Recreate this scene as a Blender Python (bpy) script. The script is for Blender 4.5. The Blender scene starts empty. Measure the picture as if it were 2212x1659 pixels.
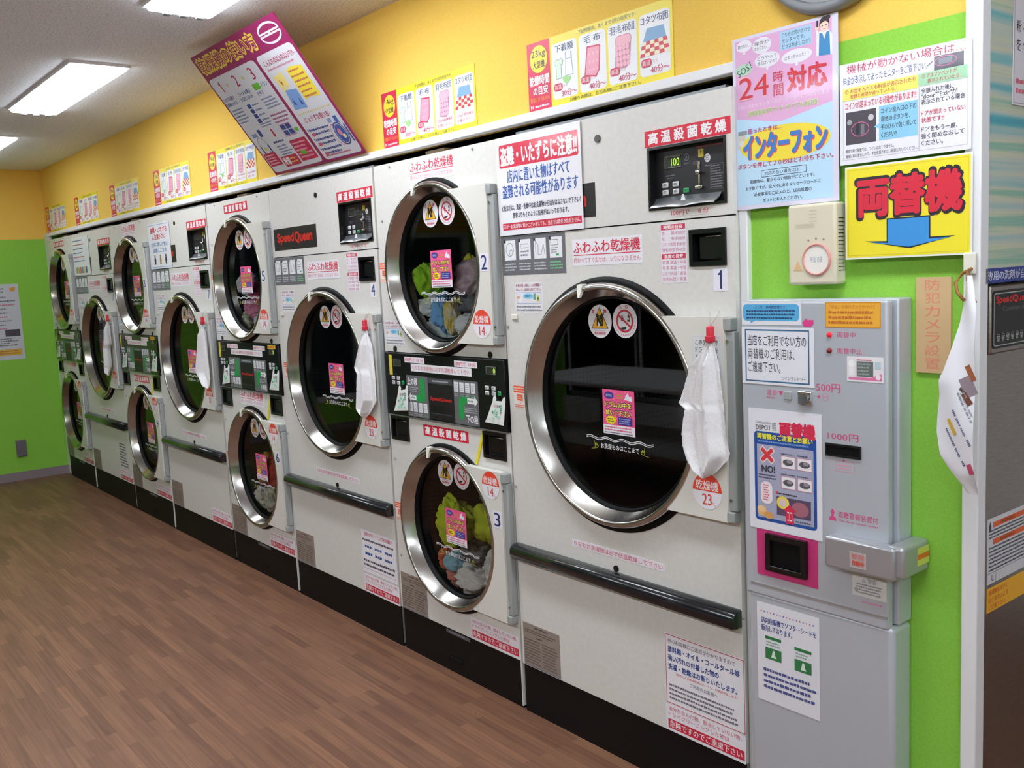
import bpy, bmesh, math, random
from mathutils import Vector, Matrix, noise
PI = math.pi
C = bpy.context.scene.collection
sc = bpy.context.scene

# ---------------------------------------------------------------- camera, world, exposure
cam = bpy.data.cameras.new('camera'); co = bpy.data.objects.new('camera', cam); C.objects.link(co)
cam.sensor_width = 36.0; cam.lens = 33.367; cam.clip_start = 0.02
_yaw, _pit, _rol = -0.899733, -0.118691, -0.048952
_f = Vector((math.sin(_yaw)*math.cos(_pit), math.cos(_yaw)*math.cos(_pit), math.sin(_pit)))
_r0 = Vector((math.cos(_yaw), -math.sin(_yaw), 0)); _u0 = _r0.cross(_f)
_r = _r0*math.cos(_rol) + _u0*math.sin(_rol); _u = -_r0*math.sin(_rol) + _u0*math.cos(_rol)
M = Matrix(((_r.x, _u.x, -_f.x, 1.5223), (_r.y, _u.y, -_f.y, -1.9538), (_r.z, _u.z, -_f.z, 1.5234), (0, 0, 0, 1)))
co.matrix_world = M
sc.camera = co
w = bpy.data.worlds.new('night'); sc.world = w; w.use_nodes = True
w.node_tree.nodes['Background'].inputs[0].default_value = (0.02, 0.025, 0.03, 1)
w.node_tree.nodes['Background'].inputs[1].default_value = 1.0
sc.view_settings.view_transform = 'Standard'; sc.view_settings.look = 'None'
sc.view_settings.gamma = 1.0; sc.view_settings.use_curve_mapping = False
sc.view_settings.exposure = 0.0
LAMP = 25.5                                    # radiance of the fluorescent ceiling panels
sc.cycles.max_bounces = 8; sc.cycles.diffuse_bounces = 5; sc.cycles.glossy_bounces = 4
sc.cycles.transparent_max_bounces = 10; sc.cycles.sample_clamp_indirect = 6.0

# ---------------------------------------------------------------- materials
def lin(h):
    if not isinstance(h, str): return h
    o = []
    for i in (0, 2, 4):
        v = int(h[i:i+2], 16)/255.0
        o.append(v/12.92 if v <= 0.04045 else ((v+0.055)/1.055)**2.4)
    return (o[0], o[1], o[2], 1)
def mat(name, col, rough=.5, metal=0.0, spec=.5, coat=0.0, emit=0.0):
    m = bpy.data.materials.new(name); m.use_nodes = True
    b = m.node_tree.nodes['Principled BSDF']
    b.inputs['Base Color'].default_value = lin(col); b.inputs['Roughness'].default_value = rough
    b.inputs['Metallic'].default_value = metal; b.inputs['Specular IOR Level'].default_value = spec
    b.inputs['Coat Weight'].default_value = coat; b.inputs['Coat Roughness'].default_value = .08
    if emit:
        b.inputs['Emission Color'].default_value = lin(col); b.inputs['Emission Strength'].default_value = emit
    m.diffuse_color = lin(col)
    return m
def nodes(m): return m.node_tree.nodes, m.node_tree.links, m.node_tree.nodes['Principled BSDF']
_ink = {}
def ink(h, film=False):
    if (h, film) not in _ink: _ink[(h, film)] = mat(('laminated_' if film else 'print_')+h, h, .42, coat=.3 if film else 0)
    return _ink[(h, film)]
def noisy(m, c1, c2, scale, stretch=(1, 1, 1), detail=4, bump=0.0, rough=None):
    N, L, b = nodes(m)
    tc = N.new('ShaderNodeTexCoord'); mp = N.new('ShaderNodeMapping'); mp.inputs['Scale'].default_value = stretch
    nz = N.new('ShaderNodeTexNoise'); nz.inputs['Scale'].default_value = scale; nz.inputs['Detail'].default_value = detail
    rp = N.new('ShaderNodeValToRGB'); rp.color_ramp.elements[0].color = lin(c1); rp.color_ramp.elements[1].color = lin(c2)
    rp.color_ramp.elements[0].position = .35; rp.color_ramp.elements[1].position = .65
    L.new(tc.outputs['Object'], mp.inputs[0]); L.new(mp.outputs[0], nz.inputs[0]); L.new(nz.outputs[0], rp.inputs[0])
    L.new(rp.outputs[0], b.inputs['Base Color'])
    if bump:
        bp = N.new('ShaderNodeBump'); bp.inputs['Strength'].default_value = bump; bp.inputs['Distance'].default_value = .002
        L.new(nz.outputs[0], bp.inputs['Height']); L.new(bp.outputs[0], b.inputs['Normal'])
    return m
BEIGE = noisy(mat('cream_enamel', 'dcdad6', .36, spec=.45), 'dddbd7', 'd8d6d1', 60, bump=.03)
BEIGE2 = mat('cream_door_enamel', 'dddbd4', .34, spec=.45)
GREYST = mat('grey_hinge_steel', 'a4a8a8', .4, .1)
GREYCAP = mat('galvanised_cap', '8f949a', .45, .6)
BLACK = mat('black_enamel', '0b0807', .55, spec=.25)
BLACKP = mat('black_plastic', '121214', .22)
BLACKM = mat('black_rubber', '070708', .55, spec=.2)
BARM = mat('black_bumper', '10141a', .2, coat=.4)
DARKIN = mat('dark_niche', '2a2422', .8)
WHITE = mat('white_paint', 'e8e9ec', .45)
WHITEP = mat('white_plastic', 'e4e2d6', .35)
IVORY = mat('ivory_plastic', 'dcd4bd', .38)
SILVERP = mat('silver_grey_paint', 'bfc4cd', .34, .25)
SILVER2 = mat('silver_lock_paint', 'b4b5ba', .25, .55)
CHROME = mat('chrome', 'd8d8d8', .12, 1.0)
STEEL = noisy(mat('brushed_stainless', 'b9b7b4', .2, 1.0), 'b4b2ae', 'c2c0bc', 40, (1, 30, 1))
STEEL.node_tree.nodes['Principled BSDF'].inputs['Roughness'].default_value = .2
STEELW = noisy(mat('washer_stainless', 'aea69f', .3, 1.0), 'a29a93', 'b8b0a9', 25, (1, 1, 40))
TIN = mat('tray_tin', 'b0b4ba', .3, .8)
CARD = mat('brown_cardboard', '9c8a72', .8)
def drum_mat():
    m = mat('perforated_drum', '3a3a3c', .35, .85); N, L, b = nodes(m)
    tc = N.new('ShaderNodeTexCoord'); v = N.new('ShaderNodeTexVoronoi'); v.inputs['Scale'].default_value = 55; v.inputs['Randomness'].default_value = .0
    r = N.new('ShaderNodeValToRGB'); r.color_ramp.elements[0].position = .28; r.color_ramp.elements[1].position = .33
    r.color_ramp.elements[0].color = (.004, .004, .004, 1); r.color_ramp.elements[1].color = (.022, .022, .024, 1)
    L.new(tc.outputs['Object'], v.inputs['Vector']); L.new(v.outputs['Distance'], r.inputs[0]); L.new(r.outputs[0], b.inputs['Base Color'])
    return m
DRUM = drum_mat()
def glass_mat(name, tint, rough=.02, ior=1.5):
    m = bpy.data.materials.new(name); m.use_nodes = True; N = m.node_tree.nodes; L = m.node_tree.links
    N.remove(N['Principled BSDF']); out = N['Material Output']
    t = N.new('ShaderNodeBsdfTransparent'); t.inputs[0].default_value = tint
    g = N.new('ShaderNodeBsdfGlossy'); g.inputs['Roughness'].default_value = rough
    fr = N.new('ShaderNodeFresnel'); fr.inputs[0].default_value = ior
    mx = N.new('ShaderNodeMixShader'); L.new(fr.outputs[0], mx.inputs[0]); L.new(t.outputs[0], mx.inputs[1]); L.new(g.outputs[0], mx.inputs[2])
    L.new(mx.outputs[0], out.inputs[0]); return m
GLASS = glass_mat('door_glass', (.93, .95, .94, 1))
GLASSW = glass_mat('window_glass', (.8, .85, .88, 1))
FILM = glass_mat('clear_film', (.9, .9, .9, 1), .15)
def cloth(name, c, c2=None, scale=70, bump=.35):
    m = noisy(mat(name, c, .9, spec=.15), c, c2 or c, scale, bump=bump); return m
def floor_mat():
    m = mat('wood_strip_floor', 'a87d63', .42, spec=.35); N, L, b = nodes(m)
    tc = N.new('ShaderNodeTexCoord')
    br = N.new('ShaderNodeTexBrick'); br.offset = .37; br.inputs['Scale'].default_value = 1.0
    br.inputs['Brick Width'].default_value = .34; br.inputs['Row Height'].default_value = .034
    br.inputs['Mortar Size'].default_value = .0006; br.inputs['Bias'].default_value = 0
    br.inputs['Color1'].default_value = lin('90674f'); br.inputs['Color2'].default_value = lin('775341'); br.inputs['Mortar'].default_value = lin('6b4a3a')
    L.new(tc.outputs['Object'], br.inputs['Vector'])
    mp = N.new('ShaderNodeMapping'); mp.inputs['Scale'].default_value = (2.2, 60, 1)
    nz = N.new('ShaderNodeTexNoise'); nz.inputs['Scale'].default_value = 1.6; nz.inputs['Detail'].default_value = 6
    L.new(tc.outputs['Object'], mp.inputs[0]); L.new(mp.outputs[0], nz.inputs[0])
    mr = N.new('ShaderNodeMapRange'); mr.inputs[1].default_value = .3; mr.inputs[2].default_value = .7; mr.inputs[3].default_value = .72; mr.inputs[4].default_value = 1.12
    L.new(nz.outputs[0], mr.inputs[0])
    mx = N.new('ShaderNodeMix'); mx.data_type = 'RGBA'; mx.blend_type = 'MULTIPLY'; mx.inputs[0].default_value = 1
    L.new(br.outputs[0], mx.inputs[6]); L.new(mr.outputs[0], mx.inputs[7]); L.new(mx.outputs[2], b.inputs['Base Color'])
    return m
FLOOR = floor_mat()
def ceil_mat():
    m = mat('acoustic_ceiling', 'cfcac8', .9, spec=.1); N, L, b = nodes(m)
    tc = N.new('ShaderNodeTexCoord'); nz = N.new('ShaderNodeTexNoise'); nz.inputs['Scale'].default_value = 130; nz.inputs['Detail'].default_value = 3
    r = N.new('ShaderNodeValToRGB'); r.color_ramp.elements[0].color = lin('bcc1ca'); r.color_ramp.elements[1].color = lin('eff3f9')
    r.color_ramp.elements[0].position = .3; r.color_ramp.elements[1].position = .48
    L.new(tc.outputs['Object'], nz.inputs[0]); L.new(nz.outputs[0], r.inputs[0]); L.new(r.outputs[0], b.inputs['Base Color'])
    return m
CEIL = ceil_mat()
YEL = noisy(mat('yellow_wallpaper', 'f2c75c', .75, spec=.2), 'f0c459', 'f4cb61', 180, bump=.05)
GRN = noisy(mat('green_wallpaper', '8ecb4a', .75, spec=.2), '8bc848', '92cf4e', 180, bump=.05)
def stripe_mat():
    m = mat('striped_panel', 'a8c8c0', .4); N, L, b = nodes(m)
    tc = N.new('ShaderNodeTexCoord'); mp = N.new('ShaderNodeMapping'); mp.inputs['Scale'].default_value = (.3, .3, 14)
    nz = N.new('ShaderNodeTexNoise'); nz.inputs['Scale'].default_value = 1.5; nz.inputs['Detail'].default_value = 5
    r = N.new('ShaderNodeValToRGB'); e = r.color_ramp.elements
    e[0].position = .25; e[0].color = lin('3f9db0'); e[1].position = .75; e[1].color = lin('b8c26a')
    for p, c in ((.38, '79b7b8'), (.46, 'b8c4bb'), (.52, 'c9cbb0'), (.58, '86b7a2'), (.66, 'c3c9b4')):
        q = e.new(p); q.color = lin(c)
    L.new(tc.outputs['Object'], mp.inputs[0]); L.new(mp.outputs[0], nz.inputs[0]); L.new(nz.outputs[0], r.inputs[0]); L.new(r.outputs[0], b.inputs['Base Color'])
    return m
STRIPE = stripe_mat()
BASEB = mat('vinyl_baseboard', '8d7f86', .5)
def lamp_mat(f):
    m = mat('lamp_diffuser', 'fdfeff', .5, emit=LAMP*f)
    m.node_tree.nodes['Principled BSDF'].inputs['Emission Color'].default_value = (.905, .968, 1.035, 1); return m
LED_G = mat('green_lit_digits', 'a8d848', .4, emit=1.0)
LED_R = mat('red_lamp_lens', 'd01830', .2, emit=.35)
TERRY = noisy(mat('white_terry', 'eeedf0', .95, spec=.1), 'e6e5e8', 'f4f3f6', 420, bump=.6)

# ---------------------------------------------------------------- mesh helpers
class MB:
    def __init__(s): s.v = []; s.f = []; s.m = []; s.s = []; s.mats = []
    def mi(s, m):
        if m not in s.mats: s.mats.append(m)
        return s.mats.index(m)
    def add(s, vs, fs, m, smooth=False):
        o = len(s.v); s.v += [tuple(v) for v in vs]; k = s.mi(m)
        for f in fs: s.f.append([i+o for i in f]); s.m.append(k); s.s.append(smooth)
        return s
    def box(s, x0, x1, y0, y1, z0, z1, m, skip=''):
        v = [(x0, y0, z0), (x1, y0, z0), (x1, y1, z0), (x0, y1, z0), (x0, y0, z1), (x1, y0, z1), (x1, y1, z1), (x0, y1, z1)]
        F = {'b': (0, 3, 2, 1), 't': (4, 5, 6, 7), 'f': (0, 1, 5, 4), 'r': (1, 2, 6, 5), 'k': (2, 3, 7, 6), 'l': (3, 0, 4, 7)}
        return s.add(v, [F[k] for k in F if k not in skip], m)
    def rbox(s, x0, x1, y0, y1, z0, z1, r, m, seg=2, smooth=True):
        bm = bmesh.new(); bmesh.ops.create_cube(bm, size=1)
        for v in bm.verts:
            v.co = Vector(((x0+x1)/2+v.co.x*(x1-x0), (y0+y1)/2+v.co.y*(y1-y0), (z0+z1)/2+v.co.z*(z1-z0)))
        bmesh.ops.bevel(bm, geom=list(bm.edges), offset=r, segments=seg, profile=.5, affect='EDGES')
        bm.verts.index_update(); bm.normal_update()
        o = len(s.v); s.v += [tuple(v.co) for v in bm.verts]; k = s.mi(m)
        for f in bm.faces:
            big = f.calc_area() > 4*r*r and max(abs(c) for c in f.normal) > .999
            s.f.append([v.index+o for v in f.verts]); s.m.append(k); s.s.append(smooth and not big)
        bm.free(); return s
    def lathe(s, prof, cx, cz, m, n=72, close=False, a0=0, a1=2*PI):
        # profile of (radius, y) turned about an axis parallel to Y
        vs = []; fs = []; p = len(prof)
        full = abs(a1-a0-2*PI) < 1e-6
        for i in range(n if full else n+1):
            a = a0+(a1-a0)*i/n
            for r, y in prof: vs.append((cx+r*math.cos(a), y, cz+r*math.sin(a)))
        cnt = n
        for i in range(cnt):
            j = (i+1) % n if full else i+1
            for k in range(p if close else p-1):
                q = (k+1) % p
                fs.append((i*p+k, i*p+q, j*p+q, j*p+k))
        return s.add(vs, fs, m, True)
    def disc(s, cx, cz, r, y, m, n=64):
        return s.add([(cx+r*math.cos(2*PI*i/n), y, cz+r*math.sin(2*PI*i/n)) for i in range(n)], [list(range(n))], m)
    def stub(s, cx, cz, r, y0, y1, m, n=20):
        s.lathe([(r, y1), (r, y0)], cx, cz, m, n); return s.disc(cx, cz, r, y0, m, n)
    def prism(s, pts, y0, y1, m):
        n = len(pts); v = [(x, y0, z) for x, z in pts]+[(x, y1, z) for x, z in pts]
        f = [list(range(n)), list(range(2*n-1, n-1, -1))]+[(i, n+i, n+(i+1) % n, (i+1) % n) for i in range(n)]
        return s.add(v, f, m)
    def tube(s, path, r, m, n=8):
        P = [Vector(p) for p in path]; vs = []; fs = []
        for i, p in enumerate(P):
            t = (P[min(i+1, len(P)-1)]-P[max(i-1, 0)]).normalized()
            a = t.orthogonal().normalized(); b = t.cross(a)
            rr = r[i] if isinstance(r, (list, tuple)) else r
            for k in range(n): vs.append(p+a*rr*math.cos(2*PI*k/n)+b*rr*math.sin(2*PI*k/n))
        for i in range(len(P)-1):
            for k in range(n): fs.append((i*n+k, i*n+(k+1) % n, (i+1)*n+(k+1) % n, (i+1)*n+k))
        fs.append(list(range(n))[::-1]); fs.append([(len(P)-1)*n+k for k in range(n)])
        return s.add(vs, fs, m, True)
    def plate(s, xs, zs, holes, y0, y1, m):
        # flat front plate between y0 (front) and y1 with rectangular holes (x0,x1,z0,z1) and round holes (cx,cz,r)
        X = sorted(set(list(xs)+[h[0] for h in holes if len(h) == 4]+[h[1] for h in holes if len(h) == 4]+[q for h in holes if len(h) == 3 for q in (h[0]-h[2]*1.04, h[0]+h[2]*1.04)]))
        Z = sorted(set(list(zs)+[h[2] for h in holes if len(h) == 4]+[h[3] for h in holes if len(h) == 4]+[q for h in holes if len(h) == 3 for q in (h[1]-h[2]*1.04, h[1]+h[2]*1.04)]))
        for i in range(len(X)-1):
            for j in range(len(Z)-1):
                mx, mz = (X[i]+X[i+1])/2, (Z[j]+Z[j+1])/2; skip = False
                for h in holes:
                    if len(h) == 4 and h[0] < mx < h[1] and h[2] < mz < h[3]: skip = True
                    if len(h) == 3 and abs(mx-h[0]) < h[2]*1.04-1e-6 and abs(mz-h[1]) < h[2]*1.04-1e-6: skip = True
                if not skip: s.add([(X[i], y0, Z[j]), (X[i+1], y0, Z[j]), (X[i+1], y0, Z[j+1]), (X[i], y0, Z[j+1])], [(0, 1, 2, 3)], m)
        x0, x1, z0, z1 = min(xs), max(xs), min(zs), max(zs)
        s.box(x0, x1, y0, y1, z0, z1, m, skip='fk')
        for h in holes:
            if len(h) == 4: 
                a, b, c, d = h; s.add([(a, y0, c), (b, y0, c), (b, y0, d), (a, y0, d), (a, y1, c), (b, y1, c), (b, y1, d), (a, y1, d)], [(0, 4, 5, 1), (1, 5, 6, 2), (2, 6, 7, 3), (3, 7, 4, 0)], m)
            else:
                cx, cz, r = h; n = 96; R = r*1.04; vs = []; fs = []
                for i in range(n):
                    a = 2*PI*(i+.5)/n; c, q = math.cos(a), math.sin(a); k = R/max(abs(c), abs(q))
                    vs += [(cx+r*c, y0, cz+r*q), (cx+k*c, y0, cz+k*q), (cx+r*c, y1, cz+r*q)]
                for i in range(n):
                    j = (i+1) % n
                    fs += [(3*i, 3*i+1, 3*j+1, 3*j), (3*i, 3*j, 3*j+2, 3*i+2)]
                    a, b = vs[3*i+1], vs[3*j+1]
                    if abs(a[0]-b[0]) > 1e-5 and abs(a[2]-b[2]) > 1e-5:      # square corner
                        cxx = a[0] if abs(abs(a[0]-cx)-R) < 1e-6 else b[0]; czz = a[2] if abs(abs(a[2]-cz)-R) < 1e-6 else b[2]
                        vs.append((cxx, y0, czz)); fs.append((3*i+1, len(vs)-1, 3*j+1))
                s.add(vs, fs, m)
        return s
    def mesh(s, name):
        me = bpy.data.meshes.new(name); me.from_pydata(s.v, [], s.f)
        for m in s.mats: me.materials.append(m)
        me.polygons.foreach_set('material_index', s.m); me.polygons.foreach_set('use_smooth', s.s)
        me.update(); return me
    def build(s, name, parent=None, loc=(0, 0, 0), rz=0): return obj(name, s.mesh(name), parent, loc, rz)
def obj(name, me, parent=None, loc=(0, 0, 0), rz=0):
    o = bpy.data.objects.new(name, me); C.objects.link(o); o.location = loc; o.rotation_euler = (0, 0, rz)
    if parent: o.parent = parent
    return o
def tag(o, label, cat, group=None):
    o['label'] = label; o['category'] = cat
    if group: o['group'] = group
    return o
def thing(name, label, cat, loc=(0, 0, 0), rz=0, group=None):
    o = bpy.data.objects.new(name, None); C.objects.link(o); o.location = loc; o.rotation_euler = (0, 0, rz); o.empty_display_size = .05
    return tag(o, label, cat, group)
def struct(o): o['kind'] = 'structure'; return o
_cache = {}
def cached(key, fn):
    if key not in _cache: _cache[key] = fn()
    return _cache[key]

# ---------------------------------------------------------------- lettering
_ts = bpy.data.scenes.new('lettering'); _tc = bpy.data.curves.new('lettering', 'FONT'); _to = bpy.data.objects.new('lettering', _tc)
_ts.collection.objects.link(_to); _tvl = _ts.view_layers[0]; _gl = {}
def glyphs(txt, bold, res):
    k = (txt, bold, res)
    if k not in _gl:
        _tc.body = txt; _tc.offset = bold; _tc.resolution_u = res; _tc.space_line = 1.0
        _tvl.update(); e = _to.evaluated_get(_tvl.depsgraph); me = e.to_mesh()
        v = [(q.co.x, q.co.y) for q in me.vertices]; f = [list(p.vertices) for p in me.polygons]; e.to_mesh_clear()
        x0 = min(a for a, b in v); x1 = max(a for a, b in v); y0 = min(b for a, b in v); y1 = max(b for a, b in v)
        _gl[k] = ([((a-x0)/max(x1-x0, 1e-6), (b-y0)/max(y1-y0, 1e-6)) for a, b in v], f)
    return _gl[k]

class Sheet:
    """a printed sheet W x H metres, drawn in design units U x V from its lower left corner; faces -Y"""
    def __init__(s, W, H, U, V, col=None, t=.0006, film=False):
        s.film = film
        s.mb = MB(); s.c = 0; s.hold = False; s.sx = W/U; s.sz = H/V; s.t = t; s.U = U; s.V = V
        if col: s.mb.box(0, W, -t, 0, 0, H, ink(col, film) if isinstance(col, str) else col)
    def q(s, u, v, k): return (u*s.sx, -s.t-.00025*k-.000002*(s.c % 110), v*s.sz)
    def nxt(s):
        if not s.hold: s.c += 1
    def m(s, c): return ink(c, s.film) if isinstance(c, str) else c
    def p(s, pts, c, k=1): s.nxt(); s.mb.add([s.q(u, v, k) for u, v in pts], [list(range(len(pts)))], s.m(c)); return s
    def r(s, x0, y0, x1, y1, c, k=1): return s.p([(x0, y0), (x1, y0), (x1, y1), (x0, y1)], c, k)
    def fr(s, x0, y0, x1, y1, w, c, k=1):
        s.r(x0, y0, x1, y0+w, c, k); s.r(x0, y1-w, x1, y1, c, k); s.r(x0, y0+w, x0+w, y1-w, c, k); return s.r(x1-w, y0+w, x1, y1-w, c, k)
    def rr(s, x0, y0, x1, y1, rad, c, k=1):
        pts = []
        for cx, cy, a in ((x1-rad, y0+rad, -90), (x1-rad, y1-rad, 0), (x0+rad, y1-rad, 90), (x0+rad, y0+rad, 180)):
            for i in range(6):
                b = math.radians(a+18*i); pts.append((cx+rad*math.cos(b), cy+rad*math.sin(b)))
        return s.p(pts, c, k)
    def e(s, cx, cy, rx, ry, c, k=1, n=32, a0=0, a1=360):
        pts = [(cx+rx*math.cos(math.radians(a0+(a1-a0)*i/n)), cy+ry*math.sin(math.radians(a0+(a1-a0)*i/n))) for i in range(n if a1-a0 == 360 else n+1)]
        return s.p(pts, c, k)
    def ring(s, cx, cy, rx, ry, w, c, k=1, n=36, a0=0, a1=360):
        vs = []; fs = []; s.nxt()
        for i in range(n+1):
            a = math.radians(a0+(a1-a0)*i/n)
            vs += [s.q(cx+rx*math.cos(a), cy+ry*math.sin(a), k), s.q(cx+(rx-w)*math.cos(a), cy+(ry-w)*math.sin(a), k)]
        for i in range(n): fs.append((2*i, 2*i+2, 2*i+3, 2*i+1))
        s.mb.add(vs, fs, s.m(c)); return s
    def l(s, pts, w, c, k=1):
        for (a, b), (d, e) in zip(pts, pts[1:]):
            L = math.hypot(d-a, e-b) or 1; nx, ny = -(e-b)/L*w/2, (d-a)/L*w/2
            s.p([(a-nx, b-ny), (d-nx, e-ny), (d+nx, e+ny), (a+nx, b+ny)], c, k)
        return s
    def t_(s, txt, x0, y0, x1, y1, c, k=2, b=0.0, res=2, rot=0):
        v, f = glyphs(txt, 0, res+(3 if txt.isascii() else 0)); cx, cy = (x0+x1)/2, (y0+y1)/2; ca, sa = math.cos(math.radians(rot)), math.sin(math.radians(rot))
        h = b*(y1-y0)                           # heavier strokes: the same letters printed again a hair to each side
        s.nxt()
        D = [(0, 0)] if b <= 0 else [(-h, 0), (h, 0)] if b <= .022 else [(h*math.cos(2*PI*i/(12 if b > .04 else 8)), h*math.sin(2*PI*i/(12 if b > .04 else 8))) for i in range(12 if b > .04 else 8)]
        for i, (dx, dy) in enumerate(D):
            o = []; kk = k+.07*i
            for a, q in v:
                u = x0+a*(x1-x0)+dx; z = y0+q*(y1-y0)+dy
                if rot: du, dz = u-cx, z-cy; u, z = cx+du*ca-dz*sa, cy+du*sa+dz*ca
                o.append(s.q(u, z, kk))
            s.mb.add(o, f, s.m(c))
        return s
    def dash(s, x0, y0, x1, y1, n, c, seed=1, k=2, fill=.55, ragged=.25):
        # unreadably small print: rows of short strokes
        R = random.Random(seed); h = (y1-y0)/n; s.nxt(); s.hold = True
        for i in range(n):
            yb = y1-(i+1)*h+h*(1-fill)/2; x = x0; xe = x1-(x1-x0)*R.random()*ragged
            while x < xe:
                w = h*(.35+.6*R.random()); s.r(x, yb+h*fill*.1*R.random(), min(x+w, xe), yb+h*fill*(.75+.25*R.random()), c, k); x += w+h*.14
        s.hold = False; return s
    def mesh(s, name): return s.mb.mesh(name)
def put(name, key, fn, parent, x, y, z, rz=0):
    return obj(name, cached(key, lambda: fn().mesh(name)), parent, (x, y, z), rz)

# ---------------------------------------------------------------- room
XL, XR, YB, ZC = -7.085, .593, .035, 2.53
def slab(name, x0, x1, y0, y1, z0, z1, m): return struct(MB().box(x0, x1, y0, y1, z0, z1, m).build(name))
slab('floor', -7.3, 4.4, -4.6, 2.4, -.1, 0, FLOOR)
slab('ceiling', -7.3, 4.4, -4.6, 2.4, ZC, ZC+.1, CEIL)
b = MB()
b.box(XL, .57, YB, YB+.1, 2.0, ZC, YEL)
b.box(.0, .57, YB, YB+.1, 0, 2.0, GRN)
b.box(XL, -6.99, YB, YB+.1, 0, 2.0, GRN)
struct(b.build('wall_back'))
b = MB(); b.box(XL-.1, .57, 1.05, 1.1, 0, ZC, DARKIN); b.box(XL, .0, .14, 1.05, 2.06, 2.1, DARKIN); b.box(-.0, .04, .14, 1.05, 0, 2.1, DARKIN); b.box(XL-.02, XL, .135, 1.05, 0, 2.1, DARKIN)
struct(b.build('wall_niche'))
b = MB(); b.box(XL-.1, XL, -4.4, .135, 1.97, ZC, YEL); b.box(XL-.1, XL, -1.35, .135, 0, 1.97, GRN); b.box(XL-.1, XL, -4.4, -1.35, 0, .3, GRN); struct(b.build('wall_left'))
f = MB(); f.box(XL-.1, XL+.01, -4.3, -4.24, .3, 1.97, WHITE); f.box(XL-.1, XL+.01, -1.41, -1.35, .3, 1.97, WHITE); f.box(XL-.1, XL+.01, -4.24, -1.41, .3, .35, WHITE); f.box(XL-.1, XL+.01, -4.24, -1.41, 1.92, 1.97, WHITE); f.box(XL-.1, XL+.01, -2.85, -2.8, .35, 1.92, WHITE)
f = struct(f.build('window_5')); MB().box(XL-.06, XL-.055, -4.24, -1.41, .35, 1.92, GLASSW).build('pane', f)
b = MB(); b.box(.575, XR, .05, 2.3, 1.45, ZC, STRIPE); struct(b.build('wall_right'))
slab('wall_rear', .5, 4.4, 2.3, 2.4, 0, ZC, WHITE)
slab('wall_east', 4.3, 4.4, -4.6, 2.4, 0, ZC, WHITE)
slab('baseboard_left', XL, XL+.012, -4.3, .02, 0, .07, BASEB)
b = MB(); b.rbox(XL, .016, .016, .05, 1.985, 2.012, .003, WHITE); struct(b.build('trim_1'))
b = MB(); b.rbox(-.009, .016, .018, .05, 0, 1.985, .003, WHITE); struct(b.build('trim_2'))
b = MB(); b.box(XL, -6.967, .02, .05, 0, 1.985, WHITE); struct(b.build('trim_3'))
b = MB(); b.rbox(.563, .598, .015, .052, 0, ZC, .003, WHITE); struct(b.build('trim_4'))
# storefront side behind the camera: dark windows between white posts, green at one end
b = MB()
for x0, x1, m in ((-7.2, -5.6, GRN), (-3.6, -3.35, GRN), (-1.1, -.9, WHITE), (1.3, 1.6, GRN), (3.6, 4.4, GRN)): b.box(x0, x1, -4.4, -4.3, 0, ZC, m)
for x0, x1 in ((-5.6, -3.6), (-3.35, -1.1), (-.9, 1.3), (1.6, 3.6)): b.box(x0, x1, -4.4, -4.3, 2.2, ZC, YEL); b.box(x0, x1, -4.4, -4.3, 0, .25, WHITE)
struct(b.build('wall_front'))
for i, (x0, x1) in enumerate(((-5.6, -3.6), (-3.35, -1.1), (-.9, 1.3), (1.6, 3.6))):
    f = MB().plate((x0, x1), (.25, 2.2), [(x0+.05, (x0+x1)/2-.03, .3, 2.15), ((x0+x1)/2+.03, x1-.05, .3, 2.15)], -4.4, -4.34, WHITE).build('window_%d' % (i+1)); struct(f)
    MB().box(x0+.05, x1-.05, -4.375, -4.37, .3, 2.15, GLASSW).build('pane', f)

# ---------------------------------------------------------------- ceiling lights
def light_mesh():
    b = MB(); L = 1.257; W = .235
    b.plate((-L/2-.012, L/2+.012), (-W/2-.012, W/2+.012), [(-L/2, L/2, -W/2, W/2)], 0, .012, WHITE)
    return b
def to_ceil(me):                                # stand the XZ plate up against the ceiling, facing down
    for v in me.vertices: x, y, z = v.co; v.co = (x, z, y-.012)
    me.flip_normals(); me.update(); return me
_fm = to_ceil(light_mesh().mesh('light_frame'))
_d = [MB().rbox(-.628, .628, -.117, .117, -.026, -.001, .008, lamp_mat(q)).mesh('light_diffuser') for q in (.36, .72, .88, 1.3)]   # emission lowered towards the far end to darken it, raised in the second row
_cl = MB(); _cl.rbox(-.012, .012, -.014, .014, -.022, -.004, .004, GREYCAP); _cl = _cl.mesh('lamp_clip')
FX = [(-7.9+2.254*i+2.016, -.613) for i in range(1, 5)]
lab = ['ceiling light panel farthest from the camera, cut by the left edge of the photo', 'bright ceiling light panel seen whole above the far dryers, middle of the row',
       'ceiling light panel cut by the top edge, above the tilted instruction board', 'ceiling light panel over the nearest dryer, out of the frame above']
k = 0
for row, y in enumerate((-.613, -3.05)):
    for i in range(0 if row == 0 else 1, 5):
        x = -5.888+2.2545*i
        lb = (lab[i] if i < 4 else 'ceiling light panel over the washers, out of the frame') if row == 0 else None
        t = thing('ceiling_light', lb or 'ceiling light panel of the second row behind the camera', 'light', (x, y, ZC), 0, 'ceiling light panels' if row == 0 else 'second row of ceiling lights')
        obj('frame', _fm, t); obj('diffuser', _d[min(i, 2) if row == 0 else 3], t)
        if row == 0:
            for dx in (-.06, .0, .06): obj('lamp_clip', _cl, t, (-.585, dx, -.022))

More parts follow.
